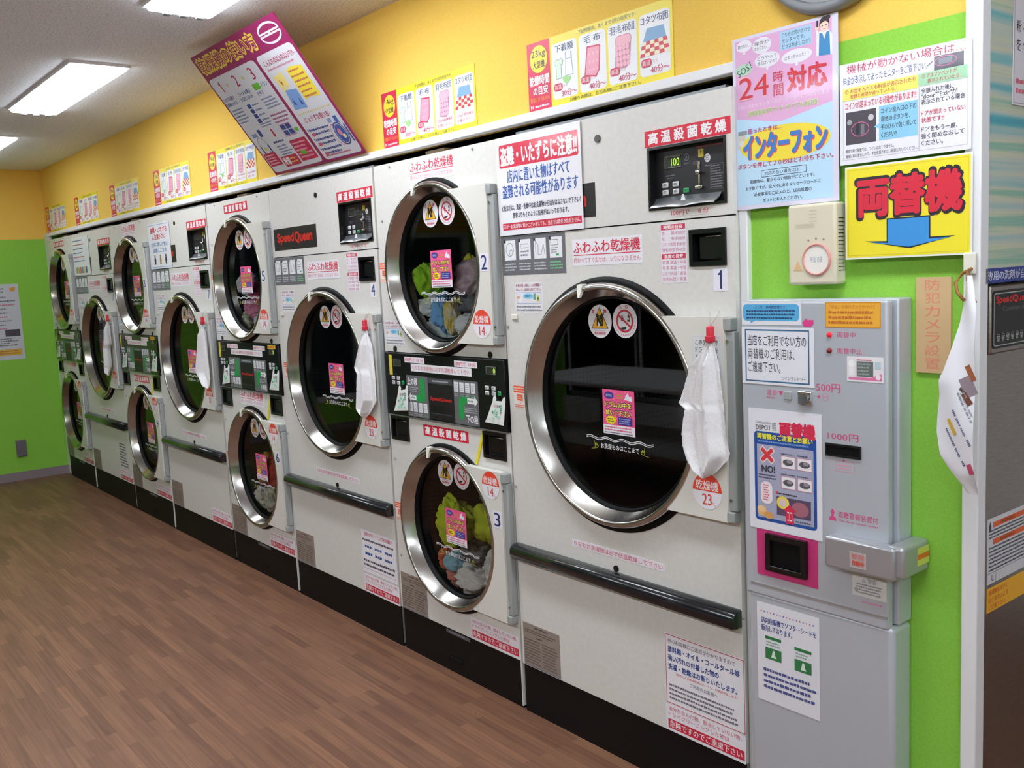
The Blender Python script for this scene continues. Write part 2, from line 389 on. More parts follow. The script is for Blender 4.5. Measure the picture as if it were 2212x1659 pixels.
# ---------------------------------------------------------------- printed stickers shared by the dryers
RED, BLU, NAVY, PINK = 'd8203c', '2a62b8', '22326e', 'f0508c'
def st_kouon(): 
    s = Sheet(.29, .043, 290, 43, RED)
    for i, ch in enumerate('高温殺菌乾燥'): s.t_(ch, 13+46*i, 7, 47+46*i, 37, 'f6f2f6', b=.035)
    return s
def st_fuwa():
    s = Sheet(.288, .078, 288, 78, 'ecebf2')
    return s.t_('ふわふわ乾燥機', 6, 36, 280, 72, 'd82848', b=.02).r(6, 30, 280, 32.5, 'd82848').t_('終わってすぐ出せば、シワになりません', 6, 8, 280, 24, 'd86a86')
def st_time():
    s = Sheet(.092, .158, 92, 158, 'e9e5ee')
    for y, h, rows in ((142, '時間の目安', ('衣　　類 約30分', '毛　　布 約40分', 'こたつ布団 約40分', '羽毛布団 約40分')), (64, '温度の目安', ('衣 類 高温・中温', '毛 布 高温・中温', 'こたつ布団・高温', '羽毛布団・高温'))):
        s.r(2, y, 88, y+14, 'd2405a').t_(h, 12, y+2, 78, y+12, 'f8f0f4', b=.03)
        for i, r in enumerate(rows): s.t_(r, 4, y-14-15*i, 88, y-4-15*i, 'cf7d9a')
    return s
def st_instr():
    s = Sheet(.309, .124, 309, 124, '6b6c72')
    for i in range(4):
        x = 12+75*i; s.r(x, 48, x+58, 112, 'eceef2').r(x-2, 104, x+8, 114, '2a2a2e', 2)
        s.dash(x-1, 12, x+60, 40, 3, 'c9cad0' if i < 3 else '7ec896', 7+i)
    g = '8a8c94'
    s.ring(40, 82, 20, 22, 2, g, 2).ring(46, 72, 9, 10, 2, g, 2).fr(95, 84, 135, 98, 2, g, 2).dash(95, 56, 138, 80, 2, g, 3)
    s.l([(170, 60), (170, 104), (182, 92), (182, 60), (196, 60), (208, 92), (214, 60)], 2, g, 2).fr(242, 86, 278, 104, 2, g, 2).dash(244, 62, 278, 82, 3, g, 4).r(266, 54, 280, 60, '3aa068', 3)
    return s
def st_caution():
    s = Sheet(.138, .098, 138, 98, 'e9e7ec')
    s.t_('お金の投入前に、入れ間違い', 6, 84, 132, 94, 'a04868', b=.02).t_('ないよう、お気を付けて下さい。', 6, 70, 132, 80, 'a04868', b=.02)
    s.fr(8, 30, 130, 66, 1.5, '9fb4dc').e(66, 54, 26, 9, '8fd0f0', 2).dash(50, 49, 82, 59, 2, '4a78b0', 3, 3).e(26, 42, 10, 7, 'f0f0f0', 2).e(18, 50, 7, 5, 'e8b070', 2)
    s.r(93, 42, 103, 62, '5ba890', 2).r(110, 36, 122, 56, 'd8d060', 2).r(112, 42, 120, 50, '5a9060', 3)
    return s.dash(6, 4, 132, 26, 2, '8a8894', 9, ragged=.1)
def st_red():
    s = Sheet(.064, .075, 64, 75, 'f2e0da')
    return s.r(0, 52, 64, 75, 'f2603a').dash(3, 55, 61, 72, 2, 'f8d8c8', 3).r(18, 26, 46, 46, 'ee5e38', 2).dash(21, 29, 43, 43, 2, 'f8c8b0', 5, 3).l([(32, 24), (32, 16)], 2, 'ee5e38').dash(4, 2, 60, 14, 2, 'ee7a58', 8)
def st_chijimu():
    return Sheet(.392, .024, 392, 24, 'ece8f0').t_('ちぢむお洗濯物は必ず低温乾燥して下さい', 8, 4, 384, 20, 'd23c64')
def st_rating():
    s = Sheet(.188, .152, 188, 152, '94877f')
    s.dash(60, 138, 130, 148, 1, '5c5048', 2, ragged=0).dash(6, 118, 182, 134, 2, '6e625a', 3).dash(70, 104, 110, 114, 1, '5c5048', 2).dash(6, 10, 92, 100, 9, '6e625a', 4).dash(97, 10, 182, 100, 9, '6e625a', 5)
    return s.r(0, 0, 188, 5, '777a86')
def st_notice():
    s = Sheet(.284, .212, 284, 212, 'ebe9f0'); c = '66606c'
    s.fr(2, 2, 282, 210, 2.2, 'c23a58')
    s.t_('他のお客様にご迷惑がかかりますので', 12, 184, 252, 198, c).t_('塗料類・オイル・コールタール等', 12, 158, 266, 176, '2c4a90', b=.025).t_('強い汚れの付着した物の', 12, 132, 196, 150, '2c4a90', b=.025).t_('洗濯・乾燥はお断りいたします。', 12, 106, 258, 124, '2c4a90', b=.025)
    s.t_('（故意による機械故障は万一でも、弁償請求致します）', 40, 93, 258, 101, 'd85068').t_('ご利用のお客様へ', 92, 74, 190, 86, c).dash(14, 14, 270, 66, 4, '77717e', 6, ragged=.12)
    return s
def st_redbot():
    s = Sheet(.284, .08, 284, 80, 'ece9f2')
    s.t_('油分を含んだ物、脱水していない物、', 10, 62, 272, 76, 'd0506e').t_('ドライクリーニングした物は', 10, 44, 230, 58, 'd0506e')
    return s.r(8, 8, 280, 36, 'cf2846').t_('危険ですのでご遠慮下さい', 14, 12, 272, 33, 'f6eef2', b=.02)
def st_notice4():
    s = Sheet(.284, .19, 284, 190, 'ebe9f0'); s.fr(0, 0, 284, 190, 1.2, 'c9b8d8')
    s.t_('店内のクリーニングのお願い', 30, 164, 256, 182, 'd03a56', b=.02).dash(12, 138, 270, 156, 1, '66606c', 3, ragged=.1)
    for y in (108, 76):
        for x in (30, 112, 194): s.dash(x, y, x+60, y+22, 1, '2c5a9c', int(x+y), ragged=.05)
    s.dash(12, 26, 272, 66, 2, '55505c', 11, ragged=.05).r(10, 18, 274, 20, 'd8a8b8')
    return s
def st_notice10():
    s = Sheet(.24, .19, 240, 190, 'dcdad8'); return s.dash(20, 8, 200, 184, 9, '6a6f78', 12, ragged=.4)
def st_num(n):
    s = Sheet(.046, .06, 46, 60, 'eae8f2')
    if n == 1: return s.p([(22, 6), (28, 6), (28, 54), (24, 54), (21, 48), (15, 45), (15, 41), (22, 42)], NAVY)
    return s.t_(str(n), 17 if n == 1 else 9, 6, 31 if n == 1 else 37, 54, NAVY, b=.012, res=3)
def st_num2(n):
    s = Sheet(.048, .06, 48, 60, 'eae8f2'); return s.t_(str(n), 8 if n < 10 else 3, 6, 40 if n < 10 else 45, 54, NAVY, b=.012, res=3)
def st_yenten(n, m):
    s = Sheet(.137, .022, 137, 22, 'ece8f0'); return s.t_('100円で', 6, 4, 70, 18, 'cf3458', b=.02).t_('%d 分' % m, 86, 4, 130, 18, 'cf3458', b=.02)
def st_yen8():
    s = Sheet(.134, .02, 134, 20, BEIGE); return s.t_('100円で', 3, 3, 66, 17, 'c83a50', b=.015).t_('8 分', 96, 3, 130, 17, 'c83a50', b=.015)
def st_logo(W=.425, H=.099):
    s = Sheet(W, H, 425, 99, '1c1a1b'); s.t_('Speed', 38, 26, 205, 76, 'c8281e', b=.05, res=2).t_('Queen', 216, 26, 385, 76, 'c8281e', b=.05, res=2); return s
# door glass stickers
def st_warn():
    s = Sheet(.1, .1, 100, 100, None); s.e(50, 50, 50, 50, 'e6e4ea', 0, 40)
    s.p([(14, 28), (86, 28), (50, 94)], '2a2418', 1).p([(18, 30.5), (82, 30.5), (50, 89)], 'eeb028', 2)
    s.p([(36, 36), (64, 36), (64, 62), (70, 74), (58, 72), (50, 66), (42, 72), (32, 72), (38, 60)], '15120f', 3).p([(40, 36), (50, 36), (48, 44), (44, 50)], 'f4f2ee', 4).l([(46, 66), (60, 44)], 1.5, 'd8a020', 4)
    return s.t_('危', 17, 74, 28, 86, 'c8384c', 3, .03).t_('険', 68, 74, 80, 86, 'c8384c', 3, .03).r(28, 22, 72, 24, 'b8a8b0', 2).t_('発火の恐れ有', 26, 10, 74, 19, 'cf4a5e', 3, .03)
def st_proh():
    s = Sheet(.1, .1, 100, 100, None); s.e(50, 50, 50, 50, 'e6e4ea', 0, 40)
    s.t_('注', 26, 85, 40, 96, 'c8384c', 2).t_('意', 52, 86, 66, 97, 'c8384c', 2)
    k = '26242a'
    s.p([(34, 60), (46, 60), (44, 50), (36, 50)], k).r(37, 62, 43, 66, k, 1).p([(60, 48), (70, 48), (70, 64), (66, 72), (62, 64)], k).r(62, 54, 68, 60, 'e6e4ea', 2).p([(30, 30), (56, 34), (54, 26), (38, 24)], k)
    s.l([(24, 68), (74, 32)], 6, 'c83040', 3).ring(50, 50, 34, 34, 6, 'c83040', 3)
    for i in range(15):
        a = math.radians(200+i*10); s.r(50+42*math.cos(a)-1.4, 50+42*math.sin(a)-2, 50+42*math.cos(a)+1.4, 50+42*math.sin(a)+2, 'd0707c', 2)
    return s
def st_pink():
    s = Sheet(.132, .135, 132, 135, 'f05a92')
    R = random.Random(4)
    for i in range(60): s.e(R.uniform(3, 129), R.uniform(36, 132), 1.6, 1.6, 'f8b0c8', 1, 6)
    s.e(28, 118, 20, 11, '3a3a90', 2, 20).t_('使用後', 15, 113, 41, 122, 'c8d0f8', 3).p([(92, 108), (124, 104), (122, 118), (112, 118), (108, 130), (100, 122)], 'eceaf4', 2).dash(58, 108, 90, 124, 2, 'c8a838', 3)
    for y, tx in ((82, 'ドラムの中を'), (58, '拭いて下さい')):
        s.t_(tx, 12, y-1, 120, y+18, '30206a', 3, .09).t_(tx, 12, y, 120, y+17, 'f0dc48', 4, .03)
    pts = []
    for i in range(28):
        a = 2*PI*i/28; r = 1 if i % 2 else .82; pts.append((34+24*r*math.cos(a), 43+14*r*math.sin(a)))
    s.p(pts, 'f4dc30', 3).dash(20, 36, 48, 50, 2, '5a4a30', 6, 4).rr(64, 31, 122, 55, 3, '33338e', 3).dash(68, 33, 119, 53, 3, 'a8a8d8', 8, 4)
    return s.r(0, 0, 132, 28, 'ece8f0', 2).dash(6, 9, 126, 26, 2, 'd8608c', 12, 3, ragged=.1).dash(8, 2, 124, 8, 1, '55556a', 13, 3, ragged=.05)
def st_fill():
    s = Sheet(.28, .048, 280, 48, None, t=.0002)
    for o in (40, 35):
        s.l([(i*4, o+3.4*math.sin(i*4/11.0)) for i in range(71)], 2.2, 'e8e8ec', 1)
    s.t_('お洗濯ものはここまで', 62, 6, 222, 23, 'e6e6ea', 1, .01)
    y = 'a8a838'
    for x, d in ((34, 1), (246, -1)):
        s.l([(x, 28), (x+4*d, 14), (x+14*d, 12), (x+10*d, 20), (x, 16)], 1.6, y).ring(x+9*d, 11, 8, 6, 1.6, y).l([(x+6*d, 4), (x-14*d, 1)], 1.6, y)
    return s
def st_cap(n):
    s = Sheet(.098, .098, 98, 98, None); s.e(49, 49, 49, 49, 'eceaf2', 0, 40).e(49, 49, 49, 49, 'ee4a34', 1, 24, 0, 180)
    return s.t_('乾燥機', 11, 52, 87, 78, 'f6eef0', 3, .02).t_(str(n), 33, 12, 64, 42, 'dc4438', 3, .01).t_('㌔', 66, 10, 78, 22, 'e07068', 3)
def st_paper():
    s = Sheet(.1, .13, 100, 130, 'dedde0'); s.fr(4, 4, 96, 126, 1.2, 'c4d4cc')
    return s.t_('このタオルで', 14, 104, 88, 118, '3a6a58', b=.02).t_('ドラムの中を', 14, 84, 88, 98, '4a5a60', b=.02).t_('拭いて下さい', 14, 64, 88, 78, '4a5a60', b=.02)
def st_theft():
    s = Sheet(.402, .312, 402, 312, 'eeedf3', t=.0015, film=True)
    s.rr(16, 215, 392, 288, 7, 'd82c48', 1).t_('盗難・いたずらに注意!!', 24, 222, 386, 280, 'f8f2f6', 2, .03)
    s.t_('店内に置いた物はすべて', 54, 166, 352, 208, '2f5fae', 2, .02, 2).t_('盗難される可能性があります', 26, 118, 386, 160, '2f5fae', 2, .02, 2)
    s.t_('心配な方は、洗濯・乾燥中はお洗濯物から目をはなさないで下さい！', 18, 78, 394, 97, '2a3050', 2, .02).t_('警察よりもそのように指導がはいっております。', 74, 53, 340, 71, '2a3050', 2, .02)
    return s.r(20, 17, 396, 39, 'cc2a44', 1).t_('万が一お洗濯物に何かございましても、当店では責任が負えません。', 25, 21, 391, 35, 'f6e8ee', 2, .02)
def st_theft7():
    s = Sheet(.37, .27, 370, 270, 'e6e8ee', t=.0015); s.r(10, 258, 360, 262, '9ab0d8').r(10, 8, 360, 12, '9ab0d8')
    s.t_('盗難・いたずら', 40, 214, 330, 246, 'd8485a', 2, .03).t_('に注意下さい', 70, 174, 300, 206, 'd8485a', 2, .03).t_('店内に置いた物は', 40, 132, 330, 158, '5a86b8', 2, .02).t_('盗難にご注意', 70, 96, 300, 122, '5a86b8', 2, .02)
    for x, c in ((90, '3a3a40'), (185, 'b08848'), (280, '3a3a40')): s.e(x, 50, 16, 20, c, 2, 14).e(x, 74, 10, 10, c, 2, 12).r(x-14, 26, x+14, 34, c, 2)
    return s
def st_poster10():
    s = Sheet(.43, .28, 430, 280, 'e4e6ea', t=.0015)
    for i in range(6): s.dash(20, 246-30*i, 380-30*(i % 2), 262-30*i, 1, ('6a78a0', 'c07880', '6a78a0')[i % 3], 20+i, ragged=.3)
    for i, c in enumerate(('7ab070', 'd8a050', 'c86060', '6a8ac0', 'd0c860', '4a6a98')): s.r(60+50*i, 14, 100+50*i, 60, c, 2)
    return s

# ---------------------------------------------------------------- dryer doors
def door(parent, cx, cz, R, rg, zh, xr, cap, kind, num=None, numdz=0, capdz=0, sd=1.0, hx=None):
    """ring radius R, glass radius rg, hinge plate half height zh, plate right edge xr"""
    a = math.asin(zh/R)
    pts = [(cx+R*math.cos(a*(1-2*i/24)), cz+R*math.sin(a*(1-2*i/24))) for i in range(25)]
    d = obj('door', cached(('plate', kind, cz), lambda: MB().prism(pts[::-1]+[(xr, cz+zh), (xr, cz-zh)][::1] if False else [(x, z) for x, z in pts]+[(xr, cz-zh), (xr, cz+zh)], -.031, -.005, BEIGE2).mesh('door_plate')), parent)
    k = (kind, cz)
    g = rg
    obj('door_ring', cached(('ring',)+k, lambda: MB().lathe([(R-.008, -.003), (R, -.005), (R+.002, -.012), (R+.0005, -.022), (R-.004, -.0285), (R-.010, -.031), (R-.014, -.031), (R-.0175, -.0295), (R-.0195, -.0265), (g+.0015, .0145), (g, .016)], cx, cz, STEEL, 96).mesh('door_ring')), d)
    obj('door_gasket', cached(('gask',)+k, lambda: MB().lathe([(g, .0155), (g-.0015, .0135), (g-.0035, .0135), (g-.005, .016), (g-.006, .030), (g-.012, .032)], cx, cz, BLACKM, 96).mesh('door_gasket')), d)
    obj('door_glass', cached(('glass',)+k, lambda: MB().disc(cx, cz, g-.0065, .0298, GLASS, 96).mesh('door_glass')), d)
    hx0 = xr-.006 if hx is None else hx
    hb = MB(); hb.rbox(hx0, hx0+.026, -.031, .0, cz+zh-.036, cz+zh-.003, .003, GREYST); hb.rbox(hx0+.004, hx0+.031, -.024, .0, cz-zh+.03, cz+zh-.037, .004, GREYST); hb.rbox(hx0, hx0+.026, -.031, .0, cz-zh, cz-zh+.029, .003, GREYST)
    hb.stub(hx0+.012, cz+zh-.062, .004, -.028, -.02, CHROME, 10); hb.stub(hx0+.014, cz-zh+.06, .004, -.028, -.02, CHROME, 10)
    obj('hinge', cached(('hinge',)+k, lambda: hb.mesh('hinge')), d)
    def clip():
        b = MB(); x = cx-.075; z = cz+math.sqrt(R*R-.075*.075)
        b.add([(x-.012, -.03, z+.004), (x+.012, -.03, z+.004), (x+.006, -.038, z-.034), (x-.002, -.038, z-.034), (x-.012, -.012, z+.006), (x+.012, -.012, z+.006), (x+.006, -.03, z-.034), (x-.002, -.03, z-.034)], [(0, 1, 2, 3), (5, 4, 7, 6), (0, 4, 5, 1), (1, 5, 6, 2), (2, 6, 7, 3), (3, 7, 4, 0)], WHITEP)
        return b.mesh('clip')
    obj('clip', cached(('clip',)+k, clip), d)
    gy = .0295
    put('sticker', 'warn', st_warn, d, cx-.105, gy, cz+.197-.0 if kind == 's' else cz+.149)
    put('sticker', 'proh', st_proh, d, cx-.001, gy, cz+.199 if kind == 's' else cz+.151)
    put('sticker', 'pink', st_pink, d, cx-.056 if kind == 's' else cx-.071, gy, cz-.092 if kind == 's' else cz-.071)
    put('fill_line', 'fill', st_fill, d, cx-.133 if kind == 's' else cx-.146, gy, cz-.147 if kind == 's' else cz-.13)
    put('sticker', ('cap', cap), lambda: st_cap(cap), d, .816 if kind == 's' else .646, -.0312, cz-.243 if kind == 's' else cz+capdz)
    if num is not None: put('number_sticker', ('num2', num), lambda: st_num2(num), d, .7, -.0312, cz+numdz)
    return d
def sq_window(parent, x0, x1, z0, z1, key):
    def f():
        b = MB(); b.plate((x0, x1), (z0, z1), [(x0+.012, x1-.012, z0+.012, z1-.012)], -.006, .03, BLACKP); b.box(x0+.012, x1-.012, .028, .03, z0+.012, z1-.012, BLACKP)
        return b.mesh('coin_box')
    o = obj('coin_box', cached(('sqw',)+key, f), parent)
    def g():
        b = MB(); w = x1-x0; b.rbox(x0+w*.2, x1-w*.12, .006, .028, z0+.016, z1-.016, .004, BLACKP); b.tube([(x0+w*.22, .004, z1-.02), (x1-w*.14, .004, z1-.02)], .0012, CHROME, 6); return b.mesh('coin_cup')
    obj('coin_cup', cached(('sqc',)+key, g), o)
    return o
def dot(parent, x, z, r=.011):
    o = obj('lock', cached(('dot', r), lambda: MB().stub(0, 0, r, -.004, 0, BLACKP, 18).mesh('lock')), parent, (x, 0, z)); return o
def screw(parent, x, z): return obj('screw', cached('screw', lambda: MB().stub(0, 0, .0045, -.004, 0, GREYST, 10).mesh('screw')), parent, (x, 0, z))
def st_cpl():
    s = Sheet(.256, .158, 256, 158, '1d1c20', t=.001)
    s.fr(34, 104, 94, 138, 1.4, '6c6a70').ring(110, 127, 9, 9, 1.2, '8a8890', 2).t_('00', 107, 124, 113, 130, '9a98a0').dash(100, 108, 126, 114, 1, '6a6870', 2).dash(132, 104, 150, 114, 2, '6a5a68', 3)
    s.t_('Speed Queen', 144, 144, 228, 152, '8a2420', 2, .04).r(150, 122, 168, 142, 'd8c030', 2).t_('!', 157, 125, 161, 139, '6a5820', 3).e(180, 117, 10, 11, 'dedde0', 1, 24).dash(173, 110, 187, 124, 3, '77757c', 5, 3).dash(172, 94, 190, 102, 1, '6a6870', 3)
    s.dash(36, 82, 70, 88, 1, '77757c', 4).dash(40, 76, 70, 80, 1, '6a6870', 5).fr(188, 36, 232, 100, .8, '6a6870').dash(190, 38, 230, 98, 9, '77757c', 6).dash(20, 20, 30, 40, 2, '6a6870', 6)
    return s
def digit_display(W, H, txt):
    s = Sheet(W, H, 60, 34, '2b2f24', t=.002); s.fr(1, 1, 59, 33, 1.6, '8d8c88', 1)
    if txt: s.t_(txt, 60-9*len(txt)-8, 6, 54, 27, LED_G, 2)
    return s
def btn_mesh(w, h, m, ink_, seed):
    b = MB(); b.rbox(-w/2, w/2, -.004, 0, -h/2, h/2, min(w, h)*.38*.5, m, 2); s = Sheet(w, h, 10, 6, None, t=.0041)
    s.dash(2.4, 1.8, 7.6, 4.6, 2, ink_, seed, 1, .7, .1); o = len(b.v)
    b.add([(x-w/2, y, z-h/2) for x, y, z in s.mb.v], s.mb.f, s.mb.mats[0]); return b.mesh('button')
BTNW = mat('white_button', 'd9d8da', .35); BTNG = mat('green_button', '2f9c5c', .35)

def single(X, n, label, towel=True, lit=False, logo=True):
    w = .947
    t = thing('tumble_dryer', label, 'dryer', (X, 0, 0), 0, 'single drum tumble dryers')
    cx, cz, R = .474, 1.113, .363
    CX = (.664, .924, 1.670, 1.832)
    def cab():
        b = MB(); b.box(.002, w-.002, .01, .9, .012, 1.945, BEIGE, skip='f'); b.box(.05, w-.05, .04, .6, 1.945, 1.966, GREYCAP)
        b.plate((.004, w-.004), (.012, 1.943), [(cx, cz, .349), CX, (.8, .93, 1.5, 1.61)], .011, .014, DARKIN); return b.mesh('cabinet')
    obj('cabinet', cached('s_cab', cab), t)
    obj('upper_panel', cached('s_up', lambda: MB().plate((.002, w), (1.638, 1.95), [CX], 0, .012, BEIGE).mesh('upper_panel')), t)
    obj('front_panel', cached('s_fp', lambda: MB().plate((.002, w), (.581, 1.634), [(cx, cz, .349), (.803, .921, 1.512, 1.606)], 0, .012, BEIGE).mesh('front_panel')), t)
    obj('lower_panel', cached('s_lp', lambda: MB().plate((.002, w), (.173, .578), [], 0, .012, BEIGE).mesh('lower_panel')), t)
    obj('kick_plate', cached('s_kick', lambda: MB().box(.004, w-.002, .006, .02, .0, .17, BLACK).mesh('kick_plate')), t)
    obj('base_ring', cached('s_base', lambda: MB().lathe([(R+.018, 0), (R+.017, -.004), (R-.012, -.004), (R-.012, .0)], cx, cz, BLACKM, 96).mesh('base_ring')), t)
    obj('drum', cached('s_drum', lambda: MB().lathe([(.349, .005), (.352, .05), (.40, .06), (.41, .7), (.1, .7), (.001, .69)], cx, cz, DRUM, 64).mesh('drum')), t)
    def bar():
        b = MB(); n_ = 20; pr = [(-.005, -.026), (-.028, -.026), (-.036, -.020), (-.040, -.008), (-.040, .004), (-.035, .016), (-.024, .023), (-.01, .025), (0, .025), (0, -.026)]
        vs = []; 
        for x in (.006, .010, w-.006, w-.002):
            k = .86 if x in (.006, w-.002) else 1
            vs += [(x, y*k, .580+z*k) for y, z in pr]
        m_ = len(pr); fs = [(i*m_+j, (i+1)*m_+j, (i+1)*m_+(j+1) % m_, i*m_+(j+1) % m_) for i in range(3) for j in range(m_)]
        b.add(vs, fs, BARM, True); b.add(vs[:m_], [list(range(m_))], BARM); b.add(vs[-m_:], [list(range(m_))[::-1]], BARM); return b.mesh('bumper_bar')
    obj('bumper_bar', cached('s_bar', bar), t)
    # control recess
    def ctl():
        b = MB(); x0, x1, z0, z1 = CX; b.box(x0, x1, .026, .03, z0, z1, BLACKP)
        b.plate((x0-.003, x1+.003), (z0-.003, z1+.003), [(x0+.004, x1-.004, z0+.004, z1-.004)], -.003, .026, BLACKP); return b.mesh('control_panel')
    c = obj('control_panel', cached('s_ctl', ctl), t); px, pz, py = .666, 1.672, .0255
    put('control_plate', 's_cpl', st_cpl, c, px, py, pz)
    put('display', ('lcd', lit), lambda: digit_display(.058, .032, '100' if lit else ''), c, px+.034, py-.001, pz+.104)
    bm = cached('s_btn', lambda: btn_mesh(.022, .014, BTNW, '55535a', 2)); bg = cached('s_btng', lambda: btn_mesh(.02, .013, BTNG, '1c6a3c', 3))
    for bx, bz in ((.701, 1.733), (.738, 1.733), (.701, 1.7135), (.738, 1.7135)): obj('button', bm, c, (bx, py-.001, bz))
    obj('start_button', bg, c, (.774, py-.001, 1.713))
    def coin():
        b = MB(); b.lathe([(.0001, -.016), (.005, -.015), (.0075, -.011), (.0075, -.004), (.005, 0)], 0, .034, CHROME, 20); b.rbox(-.003, .003, -.005, 0, -.01, .06, .0012, CHROME); b.rbox(-.012, .012, -.009, 0, -.009, -.001, .002, CHROME); return b.mesh('coin_slot')
    obj('coin_slot', cached('s_coin', coin), c, (.82, py-.001, 1.722))
    def flap():
        b = MB(); n_ = 14; vs = []
        for i in range(n_+1):
            u = i/n_; x = .668+.224*u; bend = .004*math.sin(u*7)+.003*math.sin(u*17)
            vs += [(x, .022, 1.700+.001*math.sin(u*5)), (x, .012, 1.686), (x+.003, -.012+bend, 1.673+.002*math.sin(u*9)), (x+.002, -.012+bend, 1.6715+.002*math.sin(u*9)), (x, .013, 1.684), (x, .0235, 1.698)]
        fs = [(6*i+j, 6*i+6+j, 6*i+6+(j+1) % 6, 6*i+(j+1) % 6) for i in range(n_) for j in range(6)]; b.add(vs, fs, TIN, True)
        b.prism([(.764, 1.6865), (.78, 1.6865), (.774, 1.703), (.770, 1.703)], .010, .012, WHITE); return b.mesh('coin_tray')
    obj('coin_tray', cached('s_flap', flap), c)
    sq_window(t, .802, .922, 1.511, 1.607, ('s',))
    dot(t, .469, 1.887); dot(t, .481, .616, .010)
    screw(t, .012, 1.34); screw(t, .013, .80)
    if logo: put('name_plate', 'logo', st_logo, t, .025, -.0002, 1.668)
    put('sticker', 'kouon', st_kouon, t, .652, -.0002, 1.837)
    put('price_sticker', 'yen8', st_yen8, t, .737, -.0002, 1.645)
    put('instruction_plate', 'instr', st_instr, t, .002, -.0002, 1.509)
    put('sticker', 'fuwa', st_fuwa, t, .342, -.0002, 1.528)
    put('time_sticker', 'time', st_time, t, .699, -.0002, 1.47)
    put('number_sticker', ('num', n), lambda: st_num(n) if n < 10 else st_num2(n), t, .877, -.0002, 1.445)
    put('sticker', 'caut', st_caution, t, .058, -.0002, 1.386)
    obj('magnet', cached('mag', lambda: MB().rbox(0, .03, -.006, 0, 0, .017, .002, WHITEP).mesh('magnet')), t, (.037, 0, 1.364))
    put('sticker', 'redst', st_red, t, .026, -.0002, 1.07)
    put('sticker', 'chij', st_chijimu, t, .286, -.0002, .648)
    put('rating_plate', 'rating', st_rating, t, .014, -.0002, .175)
    if n == 1: put('notice_sticker', 'not1', st_notice, t, .668, -.0002, .2565)
    if n == 4: put('notice_sticker', 'not4', st_notice4, t, .66, -.0002, .262)
    if n == 10: put('notice_sticker', 'not10', st_notice10, t, .68, -.0002, .265)
    put('sticker', 'redbot', st_redbot, t, .666, -.0002, .174)
    d = door(t, cx, cz, R, .320, .268, .932, 23, 's')
    put('sticker', 'paper', st_paper, d, .824, -.0312, 1.204)
    return t

def st_ctlplate(up):
    s = Sheet(.147, .159, 147, 159, '66676b', t=.001); g = '22984a'
    if up:
        s.t_('上の段', 8, 122, 76, 150, 'f0eef2', 2, .03).dash(10, 96, 86, 116, 3, 'b8b8bc', 3).e(108, 134, 20, 20, g, 1, 14, 0, 180).r(90, 98, 128, 136, g)
        s.p([(92, 137), (108, 154), (124, 137)], g).p([(90, 100), (128, 100), (128, 74), (118, 60), (60, 60), (60, 88), (86, 88)], g)
        s.p([(6, 74), (26, 92), (26, 83), (64, 83), (64, 65), (26, 65), (26, 56)], 'eeeef0', 2).dash(28, 67, 60, 81, 1, '7a9a84', 4, 3)
        x0, y0 = 8, 18
    else:
        s.t_('下の段', 70, 10, 140, 38, 'f0eef2', 2, .03).dash(62, 44, 140, 66, 3, 'b8b8bc', 3)
        s.p([(28, 28), (44, 14), (60, 28), (60, 66), (66, 78), (88, 78), (88, 104), (48, 104), (34, 96), (28, 80)], g)
        s.p([(144, 88), (124, 108), (124, 98), (82, 98), (82, 78), (124, 78), (124, 68)], 'eeeef0', 2).dash(86, 80, 120, 96, 1, '7a9a84', 4, 3)
        x0, y0 = 4, 114
    for i in range(4):
        x = x0+34*i; s.r(x, y0+2, x+26, y0+38, 'e6e8ec', 1).dash(x+4, y0+6, x+23, y0+32, 4, 'b4b8c2', 5+i).dash(x, y0-14, x+28, y0-2, 2, 'b0b2b6' if i < 3 else '68b884', 8+i)
    return s
def st_centre():
    s = Sheet(.166, .156, 166, 156, '19181a', t=.001); s.r(6, 134, 158, 154, '4a4e54').dash(30, 138, 140, 150, 1, 'a8acb0', 3).e(84, 100, 6, 8, '050506', 2, 12)
    return s.t_('SpeedQueen', 14, 68, 150, 84, 'c02a22', 2, .05).r(14, 24, 96, 52, '050506', 1).r(14, 20, 150, 24, '3a3e42', 1)
def st_long(): return Sheet(.39, .029, 390, 29, 'ecebf0').t_('ちぢむお洗濯物は必ず低温乾燥して下さい', 10, 6, 378, 23, 'c87080')
def st_yel(): return Sheet(.022, .08, 22, 80, 'd8c840')
def st_orange(): return Sheet(.088, .018, 88, 18, 'd8a030').dash(6, 4, 82, 15, 1, 'a06a18', 3)

